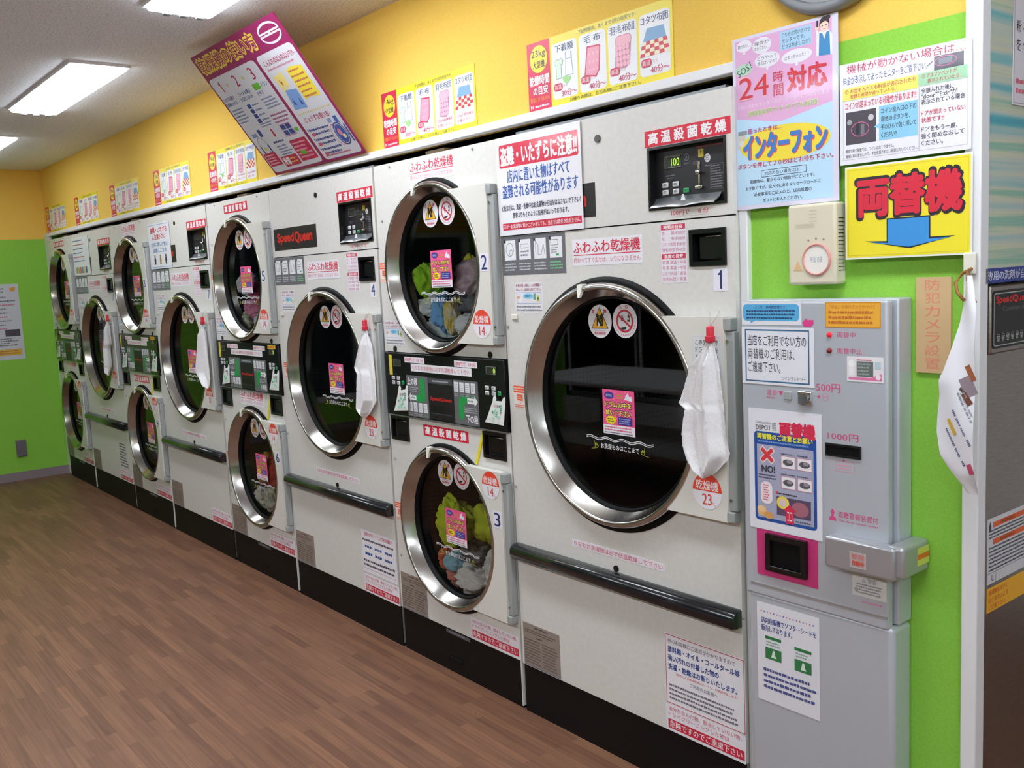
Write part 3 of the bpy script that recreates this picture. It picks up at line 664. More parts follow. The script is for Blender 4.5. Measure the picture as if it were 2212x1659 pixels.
def stack(X, nu, nl, label, top_kouon, orange=False):
    w = .778
    t = thing('stacked_dryer', label, 'dryer', (X, 0, 0), 0, 'stacked two drum dryers')
    cx, R = .389, .308; zu, zl = 1.546, .578
    def cab():
        b = MB(); b.box(.002, w-.002, .01, .9, .012, 1.945, BEIGE, skip='f'); b.plate((.004, w-.004), (.012, 1.943), [(cx, zu, .296), (cx, zl, .296), (.01, .77, .985, 1.225)], .011, .014, DARKIN)
        b.box(.28, .4, .06, .3, 1.945, 1.975, CARD); return b.mesh('cabinet')
    obj('cabinet', cached('t_cab', cab), t)
    obj('upper_panel', cached('t_up', lambda: MB().plate((.002, w), (1.231, 1.95), [(cx, zu, .296)], 0, .012, BEIGE).mesh('upper_panel')), t)
    obj('lower_panel', cached('t_lp', lambda: MB().plate((.002, w), (.177, .979), [(cx, zl, .296), (.018, .146, .88, .976), (.629, .756, .88, .974)], 0, .012, BEIGE).mesh('lower_panel')), t)
    obj('kick_plate', cached('t_kick', lambda: MB().box(.004, w-.008, .008, .02, 0, .175, BLACK).mesh('kick_plate')), t)
    obj('side_strip', cached('t_side', lambda: MB().box(w-.006, w-.001, .001, .02, .012, .178, BEIGE).mesh('side_strip')), t)
    def kb():
        s = Sheet(.155, .014, 155, 14, '5a5c64'); return s.dash(20, 3, 130, 11, 1, '9a9ca4', 3)
    put('badge', 't_badge', kb, t, .31, .0078, .152)
    obj('vent_slot', cached('t_slot', lambda: MB().rbox(.31, .41, .004, .008, .044, .06, .002, BLACKM).mesh('vent_slot')), t)
    for z in (zu, zl):
        obj('base_ring', cached(('t_base', z), lambda: MB().lathe([(R+.014, 0), (R+.013, -.004), (R-.01, -.004), (R-.01, 0)], cx, z, BLACKM, 96).mesh('base_ring')), t)
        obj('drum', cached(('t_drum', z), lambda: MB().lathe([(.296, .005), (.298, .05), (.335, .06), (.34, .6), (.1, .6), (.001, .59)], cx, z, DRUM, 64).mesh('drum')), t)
    # control band
    def ctl():
        b = MB(); b.rbox(.01, .774, -.010, .012, .981, 1.2285, .003, BLACKP); b.box(.01, .774, -.0112, -.009, .979, .983, TIN); return b.mesh('control_panel')
    c = obj('control_panel', cached('t_ctl', ctl), t); py = -.0102
    put('instruction_plate', 'cplU', lambda: st_ctlplate(True), c, .163, py, .9865); put('instruction_plate', 'cplL', lambda: st_ctlplate(False), c, .476, py, .9865)
    put('name_plate', 'cen', st_centre, c, .311, py, .989)
    put('display', ('lcd2', 0), lambda: digit_display(.054, .026, ''), c, .076, py, 1.176); put('display', ('lcd2', 1), lambda: digit_display(.058, .028, '0'), c, .676, py, 1.176)
    bm = cached('s_btn', lambda: btn_mesh(.022, .014, BTNW, '55535a', 2)); bg = cached('t_btng', lambda: btn_mesh(.018, .016, BTNG, '1c6a3c', 3))
    for x0 in (.071, .678):
        for dx in (0, .037):
            for bz in (1.1295, 1.1115): obj('button', bm, c, (x0+dx, py, bz))
        obj('start_button', bg, c, (x0+.069, py, 1.1135))
    put('price_sticker', 'yt', lambda: st_yenten(1, 10), c, .158, py, 1.194); put('price_sticker', 'yt', lambda: st_yenten(1, 10), c, .488, py, 1.193)
    put('sticker', 'long', st_long, c, .2, py, 1.162); put('tape_strip', 'yel', st_yel, c, .043, py, 1.14)
    if orange: put('sticker', 'org', st_orange, c, .66, py, 1.205)
    sq_window(t, .018, .146, .88, .976, ('tl',)); sq_window(t, .629, .756, .88, .974, ('tr',))
    dot(t, .081, 1.2425); dot(t, .692, 1.2425)
    screw(t, .12, 1.936); screw(t, .651, 1.935); screw(t, .043, 1.738); screw(t, .03, .80); screw(t, .028, .4)
    a, b_ = (('kouon', st_kouon, .24, 1.882), ('fuwa', st_fuwa, .255, .905)) if top_kouon else (('fuwa', st_fuwa, .255, 1.862), ('kouon', st_kouon, .247, .917))
    for k, fn, x, z in (a, b_): put('sticker', k, fn, t, x, -.0002, z)
    put('sticker', 'redst', st_red, t, .002, -.0002, 1.502); put('sticker', 'redst', st_red, t, .004, -.0002, .545)
    put('sticker', 'caut', st_caution, t, .012, -.0002, 1.255)
    put('rating_plate', 'rating', st_rating, t, .012, -.0002, .178)
    put('sticker', 'redbot', st_redbot, t, .488, -.0002, .18)
    if not top_kouon or orange:
        def tp():
            m = MB(); m.add([(0, -.004, 0), (.014, -.004, .0), (.068, -.003, .13), (.054, -.003, .13)], [(0, 1, 2, 3)], ink('e8d830')); m.prism([(0, 0), (.014, 0), (.068, .13), (.054, .13)], -.0035, -.0005, ink('e8d830')); return m.mesh('tape_strip')
        obj('tape_strip', cached('yr', tp), t, (.572, 0, .848))
    door(t, cx, zu, R, .268, .266, .753, 14, 't', nu, -.02, -.246, hx=.747)
    door(t, cx, zl, R, .268, .266, .753, 14, 't', nl, .069, .166, hx=.747)
    return t

SX = [0, -.956, -1.74, -2.699, -3.48, -4.44, -5.221, -6.18, -6.961]
single(SX[1], 1, 'nearest cream single drum dryer, number 1, under the theft warning notice', lit=True)
stack(SX[2], 2, 3, 'cream stacked dryer numbered 2 and 3 with lime laundry in both drums', False)
single(SX[3], 4, 'cream single drum dryer number 4, red lettered black plate left uncovered')
stack(SX[4], 5, 6, 'cream stacked dryer numbered 5 and 6 with pink laundry in the upper drum', True, True)
single(SX[5], 7, 'cream single drum dryer number 7, a pale notice with three figures on it')
stack(SX[6], 8, 9, 'cream stacked dryer numbered 8 and 9, third stack from the coin changer', False, True)
single(SX[7], 10, 'farthest cream single drum dryer, number 10, with a text poster on top')
stack(SX[8], 11, 12, 'farthest cream stacked dryer, against the green end wall', True)

# ---------------------------------------------------------------- laminated notices taped on dryers
tag(put('notice_board', 'theft', st_theft, None, SX[1]-.001, -.004, 1.637), 'laminated notice with red heading on the top left of dryer 1', 'notice')
tag(put('notice_board', 'theft7', st_theft7, None, SX[5]+.012, -.003, 1.638), 'pale notice with three small figures taped on the top of dryer 7', 'notice')
tag(put('notice_board', 'p10', st_poster10, None, SX[7]+.005, -.003, 1.645), 'pale text poster with coloured blocks taped on the top of dryer 10', 'notice')

# ---------------------------------------------------------------- towels
def interp(tab, z):
    for (a, b), (c, d) in zip(tab, tab[1:]):
        if a >= z >= c: return b+(d-b)*(a-z)/(a-c+1e-9)
    return tab[-1][1] if z < tab[-1][0] else tab[0][1]
def towel(X, L, R, seed, label, dx=0):
    R_ = random.Random(seed); zt = L[0][0]; zb = L[-1][0]; nu, nv = 36, 70; vs = []; fs = []
    for side in (0, 1):
        for j in range(nv+1):
            z = zt+(zb-zt)*j/nv; a, b = interp(L, z), interp(R, z); w = max(b-a, .002)
            for i in range(nu+1):
                u = i/nu; x = a+w*u; g = min(1, j/12)*min(1, w/.06)
                y = -.052-g*(.010*math.sin(u*PI*3.2+seed)+.006*math.sin(u*PI*6+2*seed+z*5)+.010*math.sin(PI*u))+(.007*g*(1-abs(2*u-1)**4) if side else 0)
                y += R_.uniform(-.0008, .0008); x += R_.uniform(-.0012, .0012); vs.append((x+dx, y, z+R_.uniform(-.0006, .0006)))
    n = (nu+1)*(nv+1)
    for j in range(nv):
        for i in range(nu):
            q = j*(nu+1)+i; fs.append((q, q+nu+1, q+nu+2, q+1)); fs.append((n+q, n+q+1, n+q+nu+2, n+q+nu+1))
    edge = [i for i in range(nu+1)]+[(j+1)*(nu+1)-1 for j in range(1, nv+1)]+[nv*(nu+1)+i for i in range(nu-1, -1, -1)]+[j*(nu+1) for j in range(nv-1, 0, -1)]
    for a, b in zip(edge, edge[1:]+edge[:1]): fs.append((a, b, n+b, n+a))
    t = thing('hand_towel', label, 'towel', (X, 0, zb), 0, 'white towels hung on the single dryers')
    m = MB().add(vs, fs, TERRY, True); o = m.build('cloth', t, (0, 0, -zb))
    cx = (L[0][1]+R[0][1])/2+dx
    b = MB(); b.rbox(cx-.008, cx+.008, -.06, -.044, zt-.004, zt+.036, .003, ink('e03448')); b.rbox(cx-.0105, cx+.0105, -.062, -.0425, zt-.006, zt+.012, .003, ink('d02a40')); b.build('clip', t, (0, 0, -zb))
    b = MB(); b.tube([(cx, -.052, zt+.034), (cx-.012, -.036, zt+.062), (cx-.017, -.0315, zt+.072)], .0007, TIN, 5); b.tube([(cx, -.052, zt+.034), (cx+.012, -.036, zt+.062), (cx+.016, -.0315, zt+.074)], .0007, TIN, 5); b.build('string', t, (0, 0, -zb))
    return t
towel(SX[1], [(1.323, .897), (1.249, .846), (1.165, .812), (1.155, .804), (1.14, .826), (1.077, .812), (1.034, .815), (1.002, .828), (.982, .843), (.957, .866)],
      [(1.323, .912), (1.304, .918), (1.251, .928), (1.166, .938), (1.08, .943), (1.032, .955), (1.017, .948), (.974, .903), (.957, .869)], 1, 'white terry towel hanging by a red clip on the door of dryer 1')
towel(SX[3], [(1.322, .897), (1.271, .862), (1.162, .806), (1.139, .826), (.993, .806), (.956, .848)], [(1.322, .912), (1.257, .935), (1.12, .948), (1.034, .95), (.985, .9), (.956, .852)], 2, 'white terry towel hanging by a red clip on the door of dryer 4')
towel(SX[5], [(1.322, .900), (1.166, .775), (1.052, .72), (1.03, .74), (.966, .90)], [(1.322, .915), (1.2, .938), (1.02, .945), (.966, .908)], 3, 'white terry towel hanging by a red clip on the door of dryer 7')
towel(SX[7], [(1.322, .897), (1.293, .862), (1.176, .79), (.993, .72), (.935, .80)], [(1.322, .912), (1.294, .925), (1.158, .945), (1.13, .90), (1.005, .91), (.935, .806)], 4, 'white terry towel hanging by a red clip on the door of dryer 10')

# ---------------------------------------------------------------- hang tags on the stacked dryers' control bands
def tag_mesh(seed, tilt):
    s = Sheet(.104, .1, 104, 100, None, t=0)
    m = MB(); pts = [(0, 0), (104, 2), (104, 86), (102, 96), (96, 98), (90, 88), (88, 82), (58, 80), (60, 88), (56, 96), (48, 98), (42, 90), (40, 76), (14, 20)]
    v = [(x*.001, -.002-.010*(1-z/100.0)-.004*math.sin(x/104*PI), z*.001) for x, z in pts]; v2 = [(a, b+.0006, c) for a, b, c in v]; n = len(pts)
    m.add(v+v2, [list(range(n)), list(range(2*n-1, n-1, -1))]+[(i, n+i, n+(i+1) % n, (i+1) % n) for i in range(n)], ink('e2e4e2'))
    def on(x, z, dx, dz, c): m.add([(a*.001, -.0032-.010*(1-b/100.0)-.004*math.sin(a/104*PI), b*.001) for a, b in ((x, z), (x+dx, z), (x+dx, z+dz), (x, z+dz))], [(0, 1, 2, 3)], ink(c))
    R = random.Random(seed)
    for i in range(12): on(36+R.uniform(0, 44), 8+R.uniform(0, 44), R.uniform(5, 12), R.uniform(3, 9), '86d8b0')
    for i in range(4): on(50+9*i, 60, 5, 9, 'd8a0b0' if i < 2 else '5f8a78'); on(84, 40+8*i, 5, 6, '5f8a78')
    on(40, 36, 8, 8, '55906e'); on(60, 26, 20, 3, '55906e')
    if tilt:
        c, q = math.cos(tilt), math.sin(tilt); m.v = [(.09+(x-.09)*c-(z-.09)*q, y, .09+(x-.09)*q+(z-.09)*c) for x, y, z in m.v]
    return m.mesh('hang_tag')
for X, nm in ((SX[2], '2 and 3'), (SX[4], '5 and 6'), (SX[6], '8 and 9'), (SX[8], '11 and 12')):
    i = SX.index(X)
    for side, x, tl in (('left', .078, .1), ('right', .681, -.02)):
        o = obj('hang_tag', tag_mesh(i*3+len(side), tl+.03*math.sin(i*2+x)), None, (X+x, -.0155, 1.008))
        tag(o, 'white green-printed tag on the %s of the control band of dryers %s' % (side, nm), 'tag', 'hanging tags on the control bands')

# ---------------------------------------------------------------- laundry in the drums
_done = []
def garment(X, cx, cz, px, pz, y, sx, sy, sz, c, seed, label, c2=None, name='garment', sc_=3.2):
    nu, nv = 72, 44; vs = []; fs = []
    off = Vector((seed*3.7, seed*1.3, seed*7.1)); c0 = Vector((X+cx+px, y-.018, cz+pz)); S = Vector((sx, sy, sz)); ax = Vector((X+cx, 0, cz))
    def rad(d):
        n1 = noise.noise(d*1.2+off); wv = Vector((noise.noise(d*1.5+off*3), noise.noise(d*1.5-off), 0))*.6
        n2 = 1-math.sqrt(noise.noise((d+wv)*sc_*.7+off*2)**2+.004)*2.6; n3 = 1-math.sqrt(noise.noise((d+wv)*sc_*1.3-off)**2+.006)*2.4
        return .78+.30*n1+.16*n2+.06*n3
    def inside(p, m):                                # would p sink into a garment already in the drum, the glass or the drum wall?
        if p.y < .038 or p.y > .5: return True
        if math.hypot(p.x-ax.x, p.z-ax.z) > (.252 if p.y < .068 else .322): return True
        for c1, S1, rad1 in _done:
            q = p-c1
            if abs(q.x) > .3 or abs(q.z) > .3: continue
            q = Vector((q.x/S1.x, q.y/S1.y, q.z/S1.z)); L = q.length
            if L < 1e-4: return True
            if L < 1.7 and L < rad1(q/L)+m: return True
        return False
    T = []; V = []
    for it in range(60):                             # settle into a free spot
        if not inside(c0, .2): break
        c0 += Vector((0, .012, 0)) if it % 2 else (ax-c0)*Vector((.06, 0, .06))
    for j in range(nv+1):
        th = PI*j/nv
        for i in range(nu):
            ph = 2*PI*i/nu; d = Vector((math.sin(th)*math.cos(ph), math.sin(th)*math.sin(ph), math.cos(th)))
            v = d*S*rad(d); tau = 1.0
            for q in range(1, 25):
                if inside(c0+v*(q/24), .075): tau = (q-1)/24; break
            if tau < 1:
                a, b_ = tau, tau+1/24
                for q in range(4):
                    m_ = (a+b_)/2
                    if inside(c0+v*m_, .075): b_ = m_
                    else: a = m_
                tau = max(a, .02)
            T.append(tau); V.append(v)
    for j in range(nv+1):
        for i in range(nu):
            t_ = min(T[min(max(j+a, 0), nv)*nu+(i+b_) % nu] for a in (-1, 0, 1) for b_ in (-1, 0, 1)); vs.append(V[j*nu+i]*t_)
    if inside(c0, .03) or sum(T)/len(T) < .3: return None
    _done.append((c0, S, rad))
    for j in range(nv):
        for i in range(nu):
            fs.append((j*nu+i, j*nu+(i+1) % nu, (j+1)*nu+(i+1) % nu, (j+1)*nu+i))
    key = 'cloth_'+c+(c2 or '')
    m = cached(key, lambda: cloth(key, c, c2, 30 if c2 else 70))
    R = .33 if abs(cx-.389) < .01 else .4
    o = MB().add(vs, fs, m, True).build(name, None, c0)
    return tag(o, label, 'garment', 'laundry in the drums')
U, Lw = 1.546, .578
G = [
 (2, U, -.205, -.045, .125, .075, .065, .08, 'b4ec3c', 1, 'lime green garment at the left of the drum of dryer 2', None),
 (2, U, -.10, -.02, .26, .06, .05, .07, 'e4dc40', 2, 'yellow garment behind the pink sticker on dryer 2', None),
 (2, U, .09, -.04, .16, .13, .10, .08, 'c4a8b6', 3, 'greyish pink striped garment at the right of the drum of dryer 2', 'e8d0dc'),
 (2, U, .07, -.15, .17, .17, .10, .10, '62646e', 4, 'dark grey garment in the middle of the drum of dryer 2', '787a82'),
 (2, U, -.16, -.14, .13, .10, .07, .06, 'f0f2f6', 5, 'white garment under the lime one in dryer 2', None),
 (2, U, -.075, -.165, .095, .055, .045, .085, '8cc4fa', 6, 'light blue garment in the middle of dryer 2', None),
 (2, U, -.01, -.18, .09, .035, .04, .075, 'f6dc5a', 7, 'yellow trimmed garment beside the light blue one in dryer 2', 'e8e4da'),
 (2, U, -.10, -.235, .12, .14, .07, .07, 'f2fafa', 8, 'pale white garment at the bottom left of dryer 2', 'e2f2f2'),
 (2, U, .08, -.225, .12, .12, .07, .065, 'f2f3f8', 9, 'white garment at the bottom right of dryer 2', None),
 (3, Lw, -.14, -.03, .14, .10, .08, .11, 'dcec3c', 10, 'lime yellow garment at the left of the drum of dryer 3', None),
 (3, Lw, .09, .0, .17, .11, .09, .10, 'd4e03c', 11, 'lime yellow garment at the right of the drum of dryer 3', None),
 (3, Lw, .10, .08, .22, .13, .10, .07, '787e82', 12, 'grey garment on top of the lime ones in dryer 3', None),
 (3, Lw, -.17, -.12, .15, .09, .08, .06, '54504e', 13, 'dark grey garment at the left of dryer 3', None),
 (3, Lw, -.15, -.165, .105, .05, .05, .045, 'f47a60', 14, 'coral garment in the middle left of dryer 3', None),
 (3, Lw, -.09, -.165, .10, .055, .05, .05, 'a8dcf4', 15, 'pale blue garment beside the coral one in dryer 3', None),
 (3, Lw, .01, -.13, .14, .10, .07, .06, '43424a', 16, 'black patterned garment in the middle of dryer 3', '8e9298'),
 (3, Lw, -.10, -.225, .105, .05, .05, .06, 'f8a096', 17, 'salmon garment at the bottom left of dryer 3', None),
 (3, Lw, .02, -.22, .11, .13, .07, .075, 'f6f3f2', 18, 'crumpled white garment at the bottom of dryer 3', None),
 (3, Lw, .15, -.15, .13, .09, .07, .07, 'f2f0f2', 19, 'white garment at the right of the drum of dryer 3', None),
 (5, U, -.20, -.03, .14, .07, .06, .07, 'f4f3f8', 20, 'white garment at the left of the drum of dryer 5', None),
 (5, U, -.05, -.09, .13, .12, .08, .07, 'f086b4', 21, 'pink garment in the middle of the drum of dryer 5', 'e88ab0'),
 (5, U, .10, -.02, .20, .12, .08, .10, 'b85a7e', 22, 'dark pink garment at the right of the drum of dryer 5', None),
 (5, U, -.02, -.155, .11, .13, .07, .06, 'e8a8c0', 23, 'pale pink patterned garment in dryer 5', 'd87098'),
 (5, U, -.12, -.205, .12, .11, .07, .06, 'ecf0dc', 24, 'cream and green garment at the bottom of dryer 5', 'a8b090'),
 (5, U, .06, -.22, .10, .08, .06, .06, 'e0e4ec', 25, 'grey white garment at the bottom right of dryer 5', None),
 (6, Lw, -.13, -.05, .14, .08, .07, .09, 'd08838', 26, 'orange brown garment at the left of the drum of dryer 6', None),
 (6, Lw, .06, -.03, .13, .10, .08, .11, 'cc4a42', 27, 'red garment at the right of the drum of dryer 6', None),
 (6, Lw, -.02, -.14, .15, .12, .08, .08, '6a3038', 28, 'dark maroon garment in the middle of dryer 6', None),
 (6, Lw, -.13, -.19, .11, .09, .06, .07, 'f0eee6', 29, 'white garment at the bottom left of dryer 6', None),
 (6, Lw, .01, -.18, .10, .10, .06, .08, 'dcdece', 30, 'pale grey garment at the bottom of dryer 6', 'a4a894'),
 (8, U, -.08, -.09, .14, .10, .07, .10, '8a2048', 31, 'magenta garment in the drum of dryer 8', None),
 (8, U, .05, -.06, .13, .12, .07, .12, 'a8a4b0', 32, 'patterned grey garment in the drum of dryer 8', 'd0a0a8'),
 (8, U, .0, -.19, .14, .18, .08, .08, '8e8c96', 33, 'grey garment at the bottom of the drum of dryer 8', None),
 (9, Lw, -.06, -.01, .13, .09, .07, .07, 'c890b0', 34, 'pink garment in the drum of dryer 9', 'e0c0d0'),
 (9, Lw, .02, -.12, .13, .12, .07, .08, '6a8a90', 35, 'greenish grey garment in the drum of dryer 9', 'b0c4c0'),
 (9, Lw, .0, -.21, .13, .16, .07, .07, '8aa070', 36, 'pale green garment at the bottom of dryer 9', None),
]
for n, cz, px, pz, y, sx, sy, sz, c, seed, lb, c2 in sorted(G, key=lambda g: (g[0], g[4])):      # the foremost settle first
    X = {2: SX[2], 3: SX[2], 5: SX[4], 6: SX[4], 8: SX[6], 9: SX[6]}[n]
    garment(X, .389, cz, px, pz, y, sx, sy, sz, c, seed, lb, c2)

# ---------------------------------------------------------------- drying time signs above the dryers
def st_sign(big):
    s = Sheet(.6, .207, 600, 207, 'f0dc30', t=.002); dp = 'c8386a'
    s.r(0, 0, 107, 207, 'd42a50').e(54, 155, 41, 41, 'f4dc38', 2).t_('23kg' if big else '14kg', 22, 156, 86, 182, '33333a', 3, .01, 2).t_('大型機' if big else '中型機', 26, 128, 82, 150, '33333a', 3, .02)
    s.t_('乾燥時間', 8, 78, 100, 106, 'f6eef4', 3, .03).t_('の目安', 24, 48, 92, 74, 'f6eef4', 3, .03).t_('容量はドラムの½', 8, 28, 100, 42, 'f09a48', 3, .02)
    s.l([(10, 8), (10, 20), (20, 10), (20, 20)], 3, 'f0dce4', 3).dash(30, 8, 100, 20, 1, 'f0dce4', 3, 3)
    s.t_('-下記時間は、あくまで1回の目安です-', 230, 189, 470, 201, '3a4a5a', 2).t_('お帰りの際は、お忘れ物にご注意下さい。', 190, 5, 480, 16, '3a5a4a', 2, .01)
    cw = 112
    for i, (h, hx) in enumerate((('下着類', 16), ('毛 布', 22), ('羽毛布団', 8), ('コタツ布団', 6))):
        x = 116+121*i; s.rr(x, 20, x+cw, 184, 14, 'eef0f4', 1).t_(h, x+hx, 156, x+cw-hx, 178, '2c4878', 3, .015)
        if big or i < 2:
            s.rr(x+6, 44, x+44, 66, 9, 'd03458', 5).t_('高温', x+10, 48, x+40, 62, 'f6e8ee', 6).t_('なら', x+48, 52, x+66, 62, 'd890a8', 5).t_('30分〜' if i == 0 else '40分〜', x+40, 24, x+108, 44, dp, 5, .01)
        else: s.t_('23kgの乾燥機を', x+12, 44, x+104, 56, dp, 4).t_('お使い下さい', x+12, 27, x+104, 39, dp, 4)
    x = 116; s.p([(x+8, 128), (x+20, 138), (x+30, 134), (x+42, 138), (x+52, 128), (x+46, 116), (x+42, 118), (x+42, 78), (x+18, 78), (x+18, 116), (x+14, 118)], '8fa89c', 2).p([(x+10, 128), (x+20, 136), (x+30, 132), (x+42, 136), (x+50, 128), (x+45, 118), (x+40, 121), (x+40, 80), (x+20, 80), (x+20, 121), (x+15, 118)], 'd6ead8', 3)
    s.p([(x+60, 150), (x+64, 150), (x+64, 132), (x+84, 132), (x+84, 150), (x+88, 150), (x+90, 122), (x+94, 82), (x+58, 82), (x+60, 122)], '8f9eb0', 2).p([(x+62, 148), (x+63, 130), (x+85, 130), (x+87, 148), (x+88, 122), (x+92, 84), (x+60, 84), (x+62, 122)], 'eef2f6', 3).p([(x+46, 82), (x+82, 80), (x+80, 70), (x+66, 60), (x+58, 62), (x+48, 72)], '9ed486', 4)
    x += 121; s.p([(x+34, 148), (x+90, 144), (x+84, 74), (x+70, 56), (x+20, 66)], 'c83a58', 2).p([(x+38, 143), (x+86, 139), (x+80, 76), (x+68, 61), (x+25, 69)], 'eca0b8', 3)
    for q in range(9): s.e(x+44+(q % 3)*16, 80+(q//3)*22, 4, 3, 'f4c0d0', 4, 8)
    x += 121; s.rr(x+28, 120, x+92, 150, 14, 'c07c96', 2).rr(x+30, 122, x+90, 148, 12, 'f0b0c4', 3).p([(x+30, 128), (x+90, 126), (x+84, 70), (x+68, 58), (x+26, 64)], 'c07c96', 2)
    for r_ in range(4):
        for q in range(4): s.rr(x+30+14*q-r_, 64+15*r_, x+43+14*q-r_, 78+15*r_, 5, 'f2b4c8', 3)
    x += 121; s.p([(x+14, 112), (x+100, 108), (x+90, 144), (x+30, 146)], '7aa6d0', 2)
    for r_ in range(4):
        for q in range(6):
            y0, y1 = 112-10*r_, 102-10*r_; k0, k1 = 1+.05*r_, 1.05+.05*r_; cx = x+56
            f = lambda u, kk: cx+(u-3)*15*kk
            s.p([(f(q, k0), y0), (f(q, k1), y1), (f(q+1, k1), y1), (f(q+1, k0), y0)], 'cc3c44' if (q+r_) % 2 else 'f2e6cc', 3)
    return s
for x, big, lb in ((-.823, 1, 'yellow drying time sign above dryer 1, heading 23kg'), (-1.70, 0, 'yellow drying time sign above dryer 2, heading 14kg'), (-3.476, 0, 'yellow drying time sign above dryer 5, touching the tilted board'),
                   (-4.354, 1, 'yellow drying time sign above dryer 7'), (-5.24, 0, 'yellow drying time sign above dryer 8'), (-6.135, 1, 'yellow drying time sign above dryer 10'), (-7.012, 0, 'yellow drying time sign above the last dryer, next to the end wall')):
    tag(put('drying_time_sign', ('sign', big), lambda: st_sign(big), None, x, YB-.0005, 2.0125), lb, 'sign', 'yellow drying time signs above the dryers')

# ---------------------------------------------------------------- tilted instruction board
def st_board():
    s = Sheet(.82, .61, 820, 610, '93245c', t=.004); W = 'd4d4dc'; n = '3c4c8c'
    s.t_('乾燥機の使い方', 24, 522, 580, 592, 'e8cc50', 2, .09).t_('乾燥機の使い方', 26, 526, 578, 588, '9c2460', 3, .02)
    s.ring(712, 560, 84, 36, 9, W, 2, 24, 0, 180).r(628, 556, 796, 563, W, 2).ring(712, 548, 84, 36, 9, W, 2, 24, 180, 360).r(628, 545, 796, 552, W, 2).r(704, 546, 720, 562, W, 2)
    s.rr(12, 12, 476, 496, 22, W, 1).rr(500, 12, 806, 496, 22, W, 1)
    s.p([(82, 424), (90, 424), (90, 476), (84, 476), (80, 468), (72, 464), (72, 458), (82, 460)], 'b02450', 3)
    for x, ch in ((222, '2'), (382, '3')): s.t_(ch, x, 424, x+30, 476, 'b02450', 3, .02, 2)
    for x in (146, 306): s.e(x, 448, 9, 9, 'd8d070', 2, 10)
    s.t_('入れ口を開け', 20, 384, 128, 402, n, 3, .02).t_('洗濯物を入れる', 12, 360, 126, 378, n, 3, .02).t_('コースを選び', 176, 384, 296, 402, n, 3, .02).t_('お金を入れる', 168, 360, 288, 378, n, 3, .02)
    s.rr(334, 382, 396, 410, 8, '6ab83a', 2).t_('ボタン', 402, 384, 464, 406, n, 3).t_('を押す', 330, 356, 392, 376, n, 3)
    s.dash(24, 270, 130, 346, 5, '7a84a8', 31, ragged=.3)
    for i in range(4): s.rr(182, 322-24*i, 216, 342-24*i, 5, n, 2).dash(226, 324-24*i, 296, 340-24*i, 1, '7a84a8', 40+i)
    s.dash(180, 226, 296, 250, 2, '7a84a8', 51).dash(330, 290, 462, 346, 4, '7a84a8', 52).p([(230, 212), (244, 212), (244, 186), (252, 186), (237, 170), (222, 186), (230, 186)], 'c83050', 2)
    s.dash(182, 140, 296, 160, 1, n, 53).dash(186, 80, 298, 134, 4, '7a84a8', 54).dash(312, 222, 462, 272, 3, 'a8588c', 55)
    s.fr(320, 158, 420, 216, 2, 'c83050', 2)
    for a, b_ in ((328, 190), (374, 190), (328, 163), (374, 163)): s.rr(a, b_, a+40, b_+23, 5, n, 3)
    s.rr(426, 170, 458, 186, 5, '6ab83a', 3)
    s.ring(84, 150, 40, 44, 5, 'a0a8c0', 2).r(40, 196, 90, 214, '8a9ac4', 2).r(110, 190, 140, 226, n, 2).e(84, 132, 14, 9, 'd8c860', 3).r(116, 96, 128, 150, n, 2).r(44, 100, 54, 150, n, 2)
    s.rr(18, 44, 136, 112, 8, 'c02a52', 2).dash(26, 50, 128, 106, 4, 'e8b0c0', 61, 3).rr(150, 26, 300, 78, 8, 'c02a52', 2).t_('冷却', 158, 34, 216, 72, 'eef0f4', 3, .04).dash(222, 36, 292, 70, 2, 'e8b050', 62, 3)
    s.rr(314, 34, 462, 138, 8, 'c02a52', 2).dash(322, 44, 454, 130, 5, 'e0a0b4', 63, 3).rr(352, 62, 396, 82, 6, '6ab83a', 4)
    s.t_('-こんなものは入れないで!!-', 522, 446, 786, 472, 'b83060', 3, .02).dash(526, 424, 780, 440, 1, 'c88aa0', 64)
    s.p([(530, 412), (548, 400), (572, 404), (612, 414), (606, 352), (590, 344), (576, 356), (566, 318), (548, 316), (540, 360)], 'ecd880', 2).p([(556, 388), (566, 372), (574, 378), (566, 356), (560, 366)], 'c85040', 3)
    s.p([(552, 338), (640, 330), (632, 246), (530, 252)], '7a9ed8', 2).p([(560, 300), (572, 268), (552, 272)], '3a5aa0', 3).p([(610, 300), (622, 262), (604, 266)], '3a5aa0', 3)
    for i in range(6):
        y = 398-22*i; s.p([(652, y+8), (700, y+18), (780, y+6), (772, y-14), (700, y-6), (656, y-12)], 'f0dc48', 2).dash(662, y-8, 770, y+8, 1, 'c86a58', 70+i, 3)
    for i in range(18): s.r(524+15*i, 224, 530+15*i, 232, 'd8c860', 2)
    s.t_('-じょうずな使い方-', 536, 186, 752, 212, 'b83060', 3, .02)
    for i in range(3):
        s.r(516, 150-46*i, 522, 160-46*i, n, 3).dash(526, 122-46*i, 690, 162-46*i, 2, n, 80+i, ragged=.15).r(530, 124-46*i, 552, 138-46*i, 'd85070', 4)
    s.dash(520, 22, 740, 36, 1, 'c86a8a', 90)
    s.ring(742, 104, 44, 52, 6, n, 2).e(742, 104, 34, 42, '3a5aa8', 2, 24).e(736, 112, 14, 16, 'd88aa0', 3, 14).e(752, 92, 12, 10, 'e8e0a8', 3, 14).ring(712, 104, 36, 48, 2, 'd85070', 3).r(700, 160, 730, 178, '8a9ac4', 2).r(752, 150, 778, 182, '4a6ab4', 2).r(790, 60, 800, 140, n, 2)
    return s
bs = st_board(); o_ = Vector((-2.61, .008, 2.0135)); u_ = Vector((-1.79, .008, 2.0135))-o_; v_ = Vector((-2.571, -.365, 2.49))-o_
